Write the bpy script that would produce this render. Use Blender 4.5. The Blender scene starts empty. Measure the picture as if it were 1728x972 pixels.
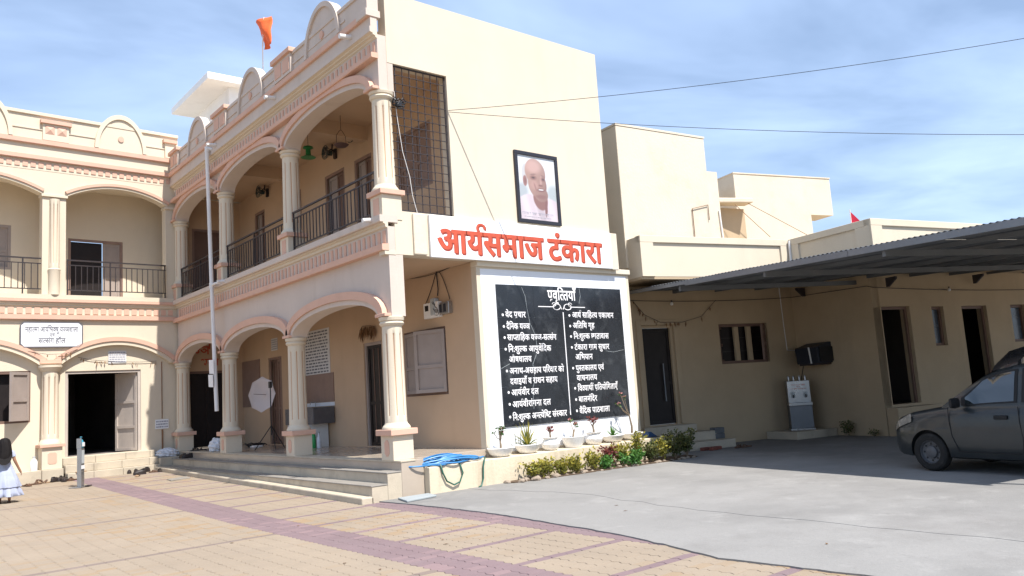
import bpy, bmesh, math, random
from mathutils import Vector, Matrix
R = math.radians
random.seed(7)
SC = bpy.context.scene
COL = SC.collection

# ------------------------------------------------------------------ camera
F_PX, CX, CY = 1358.5, 864.0, 486.0
YAW, PIT, ROL = R(50.456), R(7.373), R(-3.799)
CAM = Vector((-7.0135, -11.8831, 1.0))
_f = Vector((math.cos(PIT) * math.cos(YAW), math.cos(PIT) * math.sin(YAW), math.sin(PIT)))
_r = Vector((math.sin(YAW), -math.cos(YAW), 0))
_u = _r.cross(_f)
_r, _u = _r * math.cos(ROL) + _u * math.sin(ROL), -_r * math.sin(ROL) + _u * math.cos(ROL)
cd = bpy.data.cameras.new('camera')
cam = bpy.data.objects.new('camera', cd)
COL.objects.link(cam)
cam.matrix_world = Matrix((( _r.x, _u.x, -_f.x, CAM.x), (_r.y, _u.y, -_f.y, CAM.y), (_r.z, _u.z, -_f.z, CAM.z), (0, 0, 0, 1)))
cd.sensor_width = 36.0
cd.lens = F_PX / 1728 * 36.0
cd.clip_end = 2000
SC.camera = cam

# ------------------------------------------------------------------ light
SUN = Vector((0.065, -0.60, 1.0)).normalized()
EL = math.asin(SUN.z)
w = bpy.data.worlds.new('World'); SC.world = w; w.use_nodes = True
nt = w.node_tree; nt.nodes.clear()
N = nt.nodes.new
out = N('ShaderNodeOutputWorld'); bg = N('ShaderNodeBackground'); sky = N('ShaderNodeTexSky')
sky.sky_type = 'NISHITA'; sky.sun_disc = False
sky.sun_elevation = EL
sky.sun_rotation = math.atan2(SUN.x, SUN.y)
sky.air_density = 1.0; sky.dust_density = 0.6; sky.ozone_density = 1.6
# thin streaky cirrus, laid over the whole dome by direction
tc = N('ShaderNodeTexCoord'); sep = N('ShaderNodeSeparateXYZ'); nt.links.new(tc.outputs['Generated'], sep.inputs[0])
mz = N('ShaderNodeMath'); mz.operation = 'MAXIMUM'; mz.inputs[1].default_value = 0.06; nt.links.new(sep.outputs['Z'], mz.inputs[0])
dx = N('ShaderNodeMath'); dx.operation = 'DIVIDE'; nt.links.new(sep.outputs['X'], dx.inputs[0]); nt.links.new(mz.outputs[0], dx.inputs[1])
dy = N('ShaderNodeMath'); dy.operation = 'DIVIDE'; nt.links.new(sep.outputs['Y'], dy.inputs[0]); nt.links.new(mz.outputs[0], dy.inputs[1])
cmb = N('ShaderNodeCombineXYZ'); nt.links.new(dx.outputs[0], cmb.inputs[0]); nt.links.new(dy.outputs[0], cmb.inputs[1])
mp = N('ShaderNodeMapping'); mp.inputs['Rotation'].default_value = (0, 0, R(38)); mp.inputs['Scale'].default_value = (0.75, 1.15, 1)
nt.links.new(cmb.outputs[0], mp.inputs[0])
n1 = N('ShaderNodeTexNoise'); n1.inputs['Scale'].default_value = 0.95; n1.inputs['Detail'].default_value = 5; n1.inputs['Roughness'].default_value = 0.52; n1.inputs['Distortion'].default_value = 0.35
nt.links.new(mp.outputs[0], n1.inputs[0])
cr = N('ShaderNodeMapRange'); cr.inputs[1].default_value = 0.36; cr.inputs[2].default_value = 0.76; cr.inputs[3].default_value = 0.24; cr.inputs[4].default_value = 0.92
nt.links.new(n1.outputs['Fac'], cr.inputs[0])
mix = N('ShaderNodeMix'); mix.data_type = 'RGBA'
nt.links.new(cr.outputs[0], mix.inputs[0]); nt.links.new(sky.outputs[0], mix.inputs[6]); mix.inputs[7].default_value = (5.1, 6.7, 9.6, 1)
nt.links.new(mix.outputs[2], bg.inputs[0]); bg.inputs[1].default_value = 0.088
nt.links.new(bg.outputs[0], out.inputs[0])

sd = bpy.data.lights.new('sun', 'SUN'); sd.energy = 4.6; sd.angle = R(0.55); sd.color = (1.0, 0.962, 0.905)
so = bpy.data.objects.new('sun', sd); COL.objects.link(so)
so.location = (0, -20, 30)
so.rotation_euler = (-SUN).to_track_quat('-Z', 'Y').to_euler()
vs = SC.view_settings
vs.view_transform = 'Standard'; vs.look = 'None'; vs.exposure = 0.82; vs.gamma = 1.0; vs.use_curve_mapping = False
SC.render.engine = 'CYCLES'
SC.cycles.max_bounces = 8; SC.cycles.diffuse_bounces = 5

# ------------------------------------------------------------------ photo pixel -> point on a surface
def ray(px, py): return _f * F_PX + _r * (px - CX) - _u * (py - CY)
def hit(px, py, p, n):
    d = ray(px, py); n = Vector(n); t = (Vector(p) - CAM).dot(n) / d.dot(n); return CAM + d * t
def onx(px, py, x): return hit(px, py, (x, 0, 0), (1, 0, 0))
def ony(px, py, y): return hit(px, py, (0, y, 0), (0, 1, 0))
def onz(px, py, z): return hit(px, py, (0, 0, z), (0, 0, 1))
def project(P):
    v = Vector(P) - CAM; z = v.dot(_f)
    return (CX + F_PX * v.dot(_r) / z, CY - F_PX * v.dot(_u) / z, z)
def gz(y): return -0.6 + 0.0148 * max(0.0, y + 0.2)
def ong(px, py):
    z = -.6
    for i in range(12):
        P = onz(px, py, z); z = gz(P.y)
    return P

# hall wing frame (turned 4.4 degrees) and annex frame (turned -13 degrees)
WA = R(4.39); WO = Vector((0, 11.75, 0)); WX = Vector((math.cos(WA), math.sin(WA), 0)); WY = Vector((-math.sin(WA), math.cos(WA), 0))
def WG(u, v, z): return WO - WX * u - WY * v + Vector((0, 0, z))     # u to the left along the wing, v out towards the yard
AA = R(-13); AO = Vector((6.2, 0, 0)); AX = Vector((math.cos(AA), math.sin(AA), 0)); AY = Vector((-math.sin(AA), math.cos(AA), 0))
def AN(x, y, z): return AO + AX * x + AY * y + Vector((0, 0, z))

# ------------------------------------------------------------------ materials
MATS = {}
def material(name, col, rough=0.85, var=0.10, scale=1.6, bump=0.0, bscale=60, dirt=None, dirt_amt=0.0, dirt_scale=0.8, streak=False,
             metallic=0.0, spec=0.3, coat=0.0, trans=0.0, emit=None, fine=0.0, mottle=0.0):
    m = bpy.data.materials.new(name); m.use_nodes = True; t = m.node_tree; b = t.nodes['Principled BSDF']
    b.inputs['Roughness'].default_value = rough; b.inputs['Metallic'].default_value = metallic
    b.inputs['Specular IOR Level'].default_value = spec
    if coat: b.inputs['Coat Weight'].default_value = coat
    if trans: b.inputs['Transmission Weight'].default_value = trans
    geo = t.nodes.new('ShaderNodeNewGeometry')
    def noise(sc, det=5, vec=None, ro=0.6):
        n = t.nodes.new('ShaderNodeTexNoise'); n.inputs['Scale'].default_value = sc; n.inputs['Detail'].default_value = det; n.inputs['Roughness'].default_value = ro
        t.links.new(vec or geo.outputs['Position'], n.inputs['Vector']); return n.outputs['Fac']
    def mixc(fac, a, bb, mode='MIX'):
        x = t.nodes.new('ShaderNodeMix'); x.data_type = 'RGBA'; x.blend_type = mode
        for i, v in ((0, fac), (6, a), (7, bb)):
            if hasattr(v, 'is_linked') or hasattr(v, 'links'): t.links.new(v, x.inputs[i])
            elif isinstance(v, (int, float)): x.inputs[i].default_value = v
            else: x.inputs[i].default_value = (*v[:3], 1)
        return x.outputs[2]
    def ramp(fac, p0, p1, c0=0.0, c1=1.0):
        x = t.nodes.new('ShaderNodeMapRange'); x.inputs[1].default_value = p0; x.inputs[2].default_value = p1; x.inputs[3].default_value = c0; x.inputs[4].default_value = c1
        t.links.new(fac, x.inputs[0]); return x.outputs[0]
    c = tuple(col[:3]); cur = None
    if var:
        dk = tuple(v * (1 - var) for v in c); lt = tuple(min(1, v * (1 + var * 0.6)) for v in c)
        cur = mixc(ramp(noise(scale), 0.3, 0.7), dk, lt)
    else: cur = mixc(0.0, c, c)
    if fine:
        cur = mixc(ramp(noise(45, 4), 0.35, 0.7, 0, fine), cur, tuple(v * 0.55 for v in c))
    if dirt is not None:
        vec = None
        if streak:
            mpn = t.nodes.new('ShaderNodeMapping'); mpn.inputs['Scale'].default_value = (1, 1, 0.16); t.links.new(geo.outputs['Position'], mpn.inputs[0]); vec = mpn.outputs[0]
        f1 = ramp(noise(dirt_scale, 8, vec, 0.68), 0.52, 0.74, 0, dirt_amt)
        cur = mixc(f1, cur, dirt)
    if mottle:
        cur = mixc(ramp(noise(0.33, 6, None, 0.62), 0.46, 0.66, 0, mottle), cur, tuple(v * 0.62 for v in c))
        cur = mixc(ramp(noise(2.4, 6, None, 0.7), 0.55, 0.8, 0, mottle * .8), cur, tuple(min(1, v * 1.32) for v in c))
        cur = mixc(ramp(noise(7.0, 3, None, 0.7), 0.62, 0.75, 0, mottle * .6), cur, tuple(v * 0.62 for v in c))
    t.links.new(cur, b.inputs['Base Color'])
    if bump:
        bp = t.nodes.new('ShaderNodeBump'); bp.inputs['Strength'].default_value = bump; bp.inputs['Distance'].default_value = 0.01
        t.links.new(noise(bscale, 4), bp.inputs['Height']); t.links.new(bp.outputs[0], b.inputs['Normal'])
    rg = ramp(noise(scale * 2.3), 0.3, 0.7, max(0.02, rough - 0.08), min(1, rough + 0.06)); t.links.new(rg, b.inputs['Roughness'])
    if emit: b.inputs['Emission Color'].default_value = (*emit, 1); b.inputs['Emission Strength'].default_value = 1.0
    MATS[name] = m; return m
GR = (0.30, 0.24, 0.17)
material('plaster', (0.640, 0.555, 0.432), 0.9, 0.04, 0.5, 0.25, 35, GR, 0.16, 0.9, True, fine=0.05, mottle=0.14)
material('plaster_pink_shaded', (0.570, 0.485, 0.420), 0.9, 0.05, 1.1, 0.25, 35, GR, 0.22, 2.2, True, fine=0.05)  # darker copy of the cream plaster, facade shade put into the colour
material('plaster_inner_shaded', (0.530, 0.380, 0.255), 0.85, 0.06, 0.9, 0.15, 30, GR, 0.16, 1.2, True)  # plaster darkened for the verandahs, their shade is in the colour
material('plaster_annex_shaded', (0.470, 0.360, 0.235), 0.9, 0.09, 0.8, 0.4, 25, (0.33, 0.27, 0.19), 0.4, 1.0, True, fine=0.08)  # shaded plaster copy, the gloom under shed and ledge is in the colour
material('plaster_old', (0.655, 0.578, 0.460), 0.92, 0.06, 0.8, 0.5, 18, (0.42, 0.33, 0.22), 0.30, 1.3, False, fine=0.14)
material('plinth_paint', (0.66, 0.565, 0.42), 0.92, 0.10, 1.4, 0.5, 20, (0.30, 0.23, 0.15), 0.6, 1.8, True, fine=0.16, mottle=0.25)
material('coral', (0.630, 0.395, 0.295), 0.8, 0.08, 2.5, 0.15, 40, (0.45, 0.33, 0.26), 0.25, 2.5, fine=0.05)
material('groove', (0.45, 0.24, 0.14), 0.9, 0.12, 4)
material('white_paint', (0.756, 0.765, 0.792), 0.75, 0.03, 1.2, 0.15, 30, (0.5, 0.5, 0.5), 0.15, 2.0, True)
material('white_wash', (0.774, 0.774, 0.774), 0.85, 0.04, 1.2, 0.2, 30, (0.45, 0.45, 0.45), 0.22, 1.5, True)
material('porch_tile', (0.420, 0.350, 0.280), 0.22, 0.10, 1.3, 0.03, 20, (0.35, 0.30, 0.25), 0.35, 3.0, spec=0.5)
material('step_stone', (0.500, 0.430, 0.330), 0.7, 0.12, 2.5, 0.3, 40, (0.24, 0.20, 0.15), 0.5, 2.2, fine=0.12)
material('tread_stone', (0.270, 0.247, 0.217), 0.6, 0.14, 2.5, 0.25, 40, (0.2, 0.18, 0.15), 0.5, 2.2, fine=0.12)
material('concrete', (0.245, 0.236, 0.224), 0.92, 0.10, 0.55, 0.5, 30, (0.16, 0.15, 0.14), 0.7, 0.5, fine=0.16, mottle=0.75)
material('slab_grey', (0.30, 0.325, 0.33), 0.85, 0.08, 3, 0.3, 40, fine=0.08)
material('earth', (0.30, 0.24, 0.17), 0.95, 0.2, 2.0, 0.6, 20, fine=0.2)
material('sand_joint', (0.245, 0.195, 0.145), 0.95, 0.25, 6, 0.3, 60)
def paver_mat(name, col, alt, dirtc):
    material(name, col, 0.9, 0.10, 0.9, 0.35, 55, dirtc, 0.35, 1.3, fine=0.10)
    t = MATS[name].node_tree; b = t.nodes['Principled BSDF']
    src = b.inputs['Base Color'].links[0].from_socket
    oi = t.nodes.new('ShaderNodeObjectInfo'); at = t.nodes.new('ShaderNodeAttribute'); at.attribute_name = 'tone'
    ad = t.nodes.new('ShaderNodeMath'); ad.operation = 'ADD'; t.links.new(oi.outputs['Color'], ad.inputs[0]); t.links.new(at.outputs['Fac'], ad.inputs[1])
    mr = t.nodes.new('ShaderNodeMapRange'); mr.inputs[1].default_value = 0.55; mr.inputs[2].default_value = 1.0; mr.inputs[4].default_value = 0.85; t.links.new(ad.outputs[0], mr.inputs[0])
    x = t.nodes.new('ShaderNodeMix'); x.data_type = 'RGBA'; t.links.new(mr.outputs[0], x.inputs[0]); t.links.new(src, x.inputs[6]); x.inputs[7].default_value = (*alt, 1)
    t.links.new(x.outputs[2], b.inputs['Base Color'])
paver_mat('paver_beige', (0.285, 0.228, 0.170), (0.28, 0.195, 0.115), (0.215, 0.175, 0.14))
paver_mat('paver_mauve', (0.195, 0.138, 0.142), (0.24, 0.165, 0.165), (0.23, 0.18, 0.18))
paver_mat('paver_grey', (0.200, 0.155, 0.130), (0.23, 0.18, 0.155), (0.21, 0.175, 0.155))
material('black_granite', (0.018, 0.020, 0.024), 0.28, 0.25, 3.0, 0.02, 60, (0.16, 0.17, 0.18), 0.35, 2.5, spec=0.5)
material('letter_white', (0.82, 0.80, 0.80), 0.7, 0.06, 8)
material('letter_red', (0.500, 0.085, 0.045), 0.65, 0.12, 6)
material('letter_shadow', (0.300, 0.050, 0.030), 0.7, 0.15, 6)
material('letter_dark', (0.13, 0.13, 0.15), 0.7, 0.1, 6)
material('letter_faint', (0.33, 0.33, 0.38), 0.7, 0.1, 6)
material('brown_paint', (0.26, 0.175, 0.14), 0.55, 0.1, 3.0, 0.06, 40, (0.14, 0.1, 0.08), 0.3, 2.0, True)
material('brown_frame', (0.17, 0.105, 0.08), 0.55, 0.12, 3.0, 0.06, 40)
material('shutter', (0.330, 0.275, 0.245), 0.6, 0.08, 3.0, 0.06, 40, (0.24, 0.19, 0.16), 0.3, 2.0, True)
material('grey_door', (0.46, 0.40, 0.35), 0.6, 0.08, 3.0, 0.06, 40, (0.28, 0.23, 0.2), 0.3, 2.0, True)
material('dark_wood_and_unlit', (0.016, 0.012, 0.012), 0.5, 0.15, 4.0, 0.05, 40)  # near-black wood, also the stand-in for unlit space behind openings
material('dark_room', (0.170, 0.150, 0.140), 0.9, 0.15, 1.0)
material('iron', (0.035, 0.028, 0.03), 0.5, 0.15, 6, 0.05, 60, (0.12, 0.06, 0.035), 0.3, 8, spec=0.4)
material('galv', (0.190, 0.200, 0.215), 0.45, 0.12, 2.0, 0.05, 50, (0.22, 0.2, 0.19), 0.35, 2.0, metallic=0.55)
material('sheet', (0.150, 0.160, 0.170), 0.5, 0.14, 1.2, 0.03, 50, (0.2, 0.17, 0.15), 0.4, 1.2, metallic=0.35)
material('steel', (0.400, 0.400, 0.400), 0.32, 0.06, 3.0, 0.0, 50, metallic=0.85)
material('pvc', (0.74, 0.72, 0.70), 0.5, 0.05, 3.0, 0.0, 50, (0.4, 0.36, 0.3), 0.2, 3, True)
material('paper', (0.78, 0.78, 0.78), 0.9, 0.05, 5)
material('paper_print', (0.62, 0.61, 0.60), 0.9, 0.06, 5)
material('black_plastic', (0.016, 0.016, 0.018), 0.45, 0.15, 5, spec=0.4)
material('dark_blue', (0.02, 0.024, 0.035), 0.5, 0.15, 3, spec=0.4)
material('black_frame', (0.022, 0.02, 0.026), 0.35, 0.1, 5, spec=0.5)
material('leather', (0.03, 0.022, 0.02), 0.5, 0.25, 6, 0.2, 60)
material('brown_leather', (0.12, 0.065, 0.04), 0.6, 0.25, 6, 0.2, 60)
material('tan_leather', (0.36, 0.24, 0.15), 0.65, 0.2, 6, 0.2, 60)
material('hose_blue', (0.045, 0.21, 0.46), 0.4, 0.15, 6, 0.05, 60, (0.12, 0.2, 0.3), 0.3, 6, spec=0.5)
material('hose_dark', (0.02, 0.06, 0.15), 0.5, 0.15, 6)
material('hose_green', (0.02, 0.10, 0.07), 0.4, 0.15, 6, spec=0.5)
material('pot_white', (0.78, 0.77, 0.75), 0.6, 0.05, 5, 0.1, 40, (0.42, 0.36, 0.28), 0.35, 6)
material('soil', (0.11, 0.075, 0.05), 0.95, 0.3, 12, 0.5, 50)
material('bark', (0.26, 0.20, 0.14), 0.9, 0.2, 12, 0.4, 60)
def leaf_mat(name, c1, c2):
    m = material(name, c1, 0.55, 0.0, 1, spec=0.35); t = m.node_tree; b = t.nodes['Principled BSDF']
    at = t.nodes.new('ShaderNodeAttribute'); at.attribute_name = 'tone'
    x = t.nodes.new('ShaderNodeMix'); x.data_type = 'RGBA'; t.links.new(at.outputs['Fac'], x.inputs[0]); x.inputs[6].default_value = (*c1, 1); x.inputs[7].default_value = (*c2, 1)
    t.links.new(x.outputs[2], b.inputs['Base Color'])
    tr = t.nodes.new('ShaderNodeBsdfTranslucent'); t.links.new(x.outputs[2], tr.inputs[0])
    ms = t.nodes.new('ShaderNodeMixShader'); ms.inputs[0].default_value = 0.25
    t.links.new(b.outputs[0], ms.inputs[1]); t.links.new(tr.outputs[0], ms.inputs[2]); t.links.new(ms.outputs[0], t.nodes['Material Output'].inputs[0])
leaf_mat('leaf_green', (0.045, 0.10, 0.03), (0.11, 0.17, 0.05))
leaf_mat('leaf_bright', (0.05, 0.16, 0.03), (0.13, 0.26, 0.05))
leaf_mat('leaf_yellow', (0.15, 0.16, 0.03), (0.48, 0.40, 0.07))
leaf_mat('leaf_red', (0.12, 0.03, 0.03), (0.30, 0.08, 0.06))
leaf_mat('leaf_dark', (0.05, 0.07, 0.02), (0.18, 0.17, 0.05))
leaf_mat('petal_pink', (0.55, 0.22, 0.22), (0.65, 0.36, 0.33))
leaf_mat('leaf_dry', (0.16, 0.085, 0.04), (0.28, 0.16, 0.08))
material('stone', (0.300, 0.240, 0.185), 0.9, 0.2, 5, 0.6, 30, (0.3, 0.24, 0.18), 0.4, 5)
material('brick_red', (0.21, 0.07, 0.05), 0.9, 0.2, 6, 0.5, 40)
material('block_grey', (0.13, 0.135, 0.14), 0.9, 0.15, 6, 0.6, 40)
material('flag_orange', (0.78, 0.13, 0.03), 0.8, 0.08, 4)
material('flag_red', (0.42, 0.015, 0.04), 0.8, 0.1, 4)
material('dress', (0.360, 0.390, 0.500), 0.8, 0.08, 9, 0.1, 80)
material('hair', (0.010, 0.008, 0.008), 0.75, 0.2, 20, spec=0.15)
material('skin', (0.30, 0.16, 0.10), 0.55, 0.06, 8)
material('umbrella_cloth', (0.62, 0.56, 0.55), 0.85, 0.04, 4)
material('bottle_green', (0.02, 0.30, 0.07), 0.2, 0.1, 6, spec=0.5)
material('bag_clear', (0.62, 0.64, 0.68), 0.3, 0.12, 9, 0.4, 25, spec=0.5)
material('aqua', (0.05, 0.30, 0.42), 0.3, 0.1, 6, spec=0.5)
material('lamp_green', (0.03, 0.20, 0.06), 0.4, 0.15, 6)
material('fan_green', (0.03, 0.055, 0.055), 0.5, 0.25, 8)
material('fan_brown', (0.10, 0.06, 0.055), 0.5, 0.15, 8)
material('car_paint', (0.012, 0.016, 0.018), 0.38, 0.05, 2, 0.0, 50, (0.04, 0.04, 0.04), 0.3, 1.8, metallic=0.0, coat=0.3, spec=0.5)
material('suv_paint', (0.022, 0.022, 0.026), 0.3, 0.05, 2, metallic=0.3, coat=0.7, spec=0.5)
material('glass_dark', (0.012, 0.016, 0.016), 0.04, 0.0, 1, spec=0.9, coat=1.0)
material('tyre', (0.018, 0.017, 0.016), 0.85, 0.15, 8, 0.2, 60, (0.08, 0.07, 0.06), 0.4, 6)
material('rim', (0.100, 0.100, 0.105), 0.5, 0.1, 8, metallic=0.3)
material('lamp_lens', (0.200, 0.180, 0.150), 0.12, 0.05, 6, spec=0.7, coat=0.6)
material('trim_black', (0.012, 0.012, 0.013), 0.6, 0.1, 8)
material('window_blue', (0.07, 0.085, 0.11), 0.25, 0.1, 3, spec=0.5)
material('wire', (0.03, 0.03, 0.035), 0.6, 0)
material('rust', (0.22, 0.12, 0.07), 0.85, 0.2, 8)
material('pic_sky', (0.70, 0.72, 0.74), 0.5, 0.06, 3, spec=0.4)
material('pic_skin', (0.45, 0.255, 0.22), 0.5, 0.08, 7, spec=0.4)
material('pic_shade', (0.30, 0.15, 0.13), 0.5, 0.06, 7, spec=0.4)
material('pic_shirt', (0.74, 0.66, 0.68), 0.5, 0.05, 7, spec=0.4)
material('pic_grey', (0.42, 0.45, 0.46), 0.5, 0.08, 7, spec=0.4)
material('pic_hair', (0.60, 0.60, 0.60), 0.5, 0.05, 7, spec=0.4)
material('sink', (0.09, 0.09, 0.10), 0.35, 0.15, 5, 0.0, 50, (0.2, 0.19, 0.18), 0.3, 5, spec=0.5)
material('picture_print', (1, 1, 1), 0.35, 0.0, 1, spec=0.5, coat=0.3)
_t = MATS['picture_print'].node_tree; _a = _t.nodes.new('ShaderNodeAttribute'); _a.attribute_name = 'print'; _t.links.new(_a.outputs['Color'], _t.nodes['Principled BSDF'].inputs['Base Color'])
M = MATS

# ------------------------------------------------------------------ mesh builder
class MB:
    def __init__(s): s.v = []; s.f = []; s.m = []; s.tone = []
    def add(s, vs, fs, mi=0, tone=0.0):
        o = len(s.v); s.v += [tuple(p) for p in vs]; s.f += [tuple(i + o for i in f) for f in fs]; s.m += [mi] * len(fs); s.tone += [tone] * len(fs); return s
    def box(s, x0, x1, y0, y1, z0, z1, mi=0):
        return s.add([(x0, y0, z0), (x1, y0, z0), (x1, y1, z0), (x0, y1, z0), (x0, y0, z1), (x1, y0, z1), (x1, y1, z1), (x0, y1, z1)],
                     [(0, 3, 2, 1), (4, 5, 6, 7), (0, 1, 5, 4), (1, 2, 6, 5), (2, 3, 7, 6), (3, 0, 4, 7)], mi)
    def prism(s, poly, a, b, fn, mi=0, cap=True):
        n = len(poly); vs = [fn(p, q, a) for p, q in poly] + [fn(p, q, b) for p, q in poly]
        fs = [(i, (i + 1) % n, n + (i + 1) % n, n + i) for i in range(n)]
        if cap: fs += [tuple(range(n))[::-1], tuple(range(n, 2 * n))]
        return s.add(vs, fs, mi)
    def tube(s, pts, r, seg=6, mi=0, closed=False, cap=True):
        pts = [Vector(p) for p in pts]; n = len(pts); rr = r if isinstance(r, (list, tuple)) else [r] * n
        vs = []; prev = None
        for i, p in enumerate(pts):
            if closed: d = pts[(i + 1) % n] - pts[i - 1]
            else: d = pts[min(i + 1, n - 1)] - pts[max(i - 1, 0)]
            d.normalize()
            if prev is None: a = d.orthogonal().normalized()
            else:
                a = prev - d * prev.dot(d)
                a = a.normalized() if a.length > 1e-6 else d.orthogonal().normalized()
            prev = a; b = d.cross(a)
            for k in range(seg):
                t = 2 * math.pi * k / seg; vs.append(p + (a * math.cos(t) + b * math.sin(t)) * rr[i])
        fs = []
        for i in range(n if closed else n - 1):
            j = (i + 1) % n
            for k in range(seg): fs.append((i * seg + k, i * seg + (k + 1) % seg, j * seg + (k + 1) % seg, j * seg + k))
        if cap and not closed: fs += [tuple(range(seg))[::-1], tuple(range((n - 1) * seg, n * seg))]
        return s.add(vs, fs, mi)
    def lathe(s, prof, seg=20, c=(0, 0, 0), mi=0, rf=None, cap=True):
        vs = []; n = len(prof)
        for r_, z in prof:
            for k in range(seg):
                t = 2 * math.pi * k / seg; q = r_ * (rf(k, t, z) if rf else 1)
                vs.append((c[0] + q * math.cos(t), c[1] + q * math.sin(t), c[2] + z))
        fs = [(i * seg + k, i * seg + (k + 1) % seg, (i + 1) * seg + (k + 1) % seg, (i + 1) * seg + k) for i in range(n - 1) for k in range(seg)]
        if cap and prof[0][0] > 1e-4: fs.append(tuple(range(seg))[::-1])
        if cap and prof[-1][0] > 1e-4: fs.append(tuple(range((n - 1) * seg, n * seg)))
        return s.add(vs, fs, mi)
    def mesh(s, name, mats, smooth=None):
        me = bpy.data.meshes.new(name); me.from_pydata(s.v, [], s.f)
        for m in (mats if isinstance(mats, (list, tuple)) else [mats]): me.materials.append(M[m])
        if any(s.m): me.polygons.foreach_set('material_index', s.m)
        if any(s.tone):
            a = me.attributes.new('tone', 'FLOAT', 'FACE'); a.data.foreach_set('value', s.tone)
        bm = bmesh.new(); bm.from_mesh(me); bmesh.ops.recalc_face_normals(bm, faces=bm.faces); bm.to_mesh(me); bm.free()
        if smooth is not None:
            me.polygons.foreach_set('use_smooth', [True] * len(me.polygons)); me.set_sharp_from_angle(angle=R(smooth))
        me.update(); return me
    def build(s, name, mats, parent=None, smooth=None, bevel=0.0, loc=None, rotz=0.0):
        o = bpy.data.objects.new(name, s.mesh(name, mats, smooth)); COL.objects.link(o)
        if parent: o.parent = parent
        if loc is not None: o.location = loc
        if rotz: o.rotation_euler = (0, 0, rotz)
        if bevel:
            b = o.modifiers.new('bevel', 'BEVEL'); b.width = bevel; b.segments = 2; b.limit_method = 'ANGLE'; b.angle_limit = R(40)
        return o
def link(name, me, parent=None, loc=(0, 0, 0), rot=(0, 0, 0), scale=None):
    o = bpy.data.objects.new(name, me); COL.objects.link(o); o.parent = parent; o.location = loc; o.rotation_euler = rot
    if scale: o.scale = scale
    return o
def tag(o, label, cat, group=None, kind=None):
    o['label'] = label; o['category'] = cat
    if group: o['group'] = group
    if kind: o['kind'] = kind
    return o
def thing(name, label, cat, loc=(0, 0, 0), rotz=0.0, group=None):
    o = bpy.data.objects.new(name, None); COL.objects.link(o); o.empty_display_size = 0.2
    o.location = loc; o.rotation_euler = (0, 0, rotz); return tag(o, label, cat, group)
def structure(o): o['kind'] = 'structure'; return o
def copy_tree(o, parent=None):
    c = o.copy(); COL.objects.link(c); c.parent = parent
    for ch in list(o.children): copy_tree(ch, c)
    return c
def tbox(p0, p1): return (min(p0[0], p1[0]), max(p0[0], p1[0]))
def wall(mb, fn, u0, u1, z0, z1, d0, d1, openings=(), mi=0):
    """a wall in (u, z) of thickness d0..d1 with real rectangular openings (ua, ub, za, zb)"""
    us = sorted(set([u0, u1] + [min(max(v, u0), u1) for o in openings for v in o[:2]])); zs = sorted(set([z0, z1] + [min(max(v, z0), z1) for o in openings for v in o[2:]]))
    def solid(i, j):
        if i < 0 or j < 0 or i >= len(us) - 1 or j >= len(zs) - 1: return False
        cu, cz = (us[i] + us[i + 1]) / 2, (zs[j] + zs[j + 1]) / 2
        return not any(a < cu < b and c < cz < d for a, b, c, d in openings)
    for i in range(len(us) - 1):
        for j in range(len(zs) - 1):
            if not solid(i, j): continue
            a, b, c, d = us[i], us[i + 1], zs[j], zs[j + 1]
            mb.add([fn(a, d0, c), fn(b, d0, c), fn(b, d0, d), fn(a, d0, d)], [(0, 1, 2, 3)], mi)
            mb.add([fn(a, d1, c), fn(b, d1, c), fn(b, d1, d), fn(a, d1, d)], [(3, 2, 1, 0)], mi)
            for di, dj, e in ((-1, 0, ((a, c), (a, d))), (1, 0, ((b, d), (b, c))), (0, -1, ((b, c), (a, c))), (0, 1, ((a, d), (b, d)))):
                if not solid(i + di, j + dj):
                    (p, q), (r_, t) = e; mb.add([fn(p, d0, q), fn(r_, d0, t), fn(r_, d1, t), fn(p, d1, q)], [(0, 1, 2, 3)], mi)
def weld(o):
    bm = bmesh.new(); bm.from_mesh(o.data); bmesh.ops.remove_doubles(bm, verts=bm.verts, dist=1e-4); bmesh.ops.recalc_face_normals(bm, faces=bm.faces); bm.to_mesh(o.data); bm.free(); return o
def arch_pts(ua, ub, zs, rise, ell, t, n):
    """points along an arch offset outwards by t; ell: semi-ellipse, else a circle segment"""
    h = (ub - ua) / 2; c = (ua + ub) / 2; o = []
    if ell:
        for i in range(n + 1):
            a = math.pi * (1 - i / n); nx, nz = math.cos(a) / h, math.sin(a) / rise; l_ = math.hypot(nx, nz)
            o.append((c + h * math.cos(a) + t * nx / l_, zs + rise * math.sin(a) + t * nz / l_))
    else:
        Rr = (h * h + rise * rise) / (2 * rise); zc = zs + rise - Rr; a0 = math.asin(h / Rr)
        for i in range(n + 1): a = -a0 + 2 * a0 * i / n; o.append((c + (Rr + t) * math.sin(a), zc + (Rr + t) * math.cos(a)))
    return o
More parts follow.
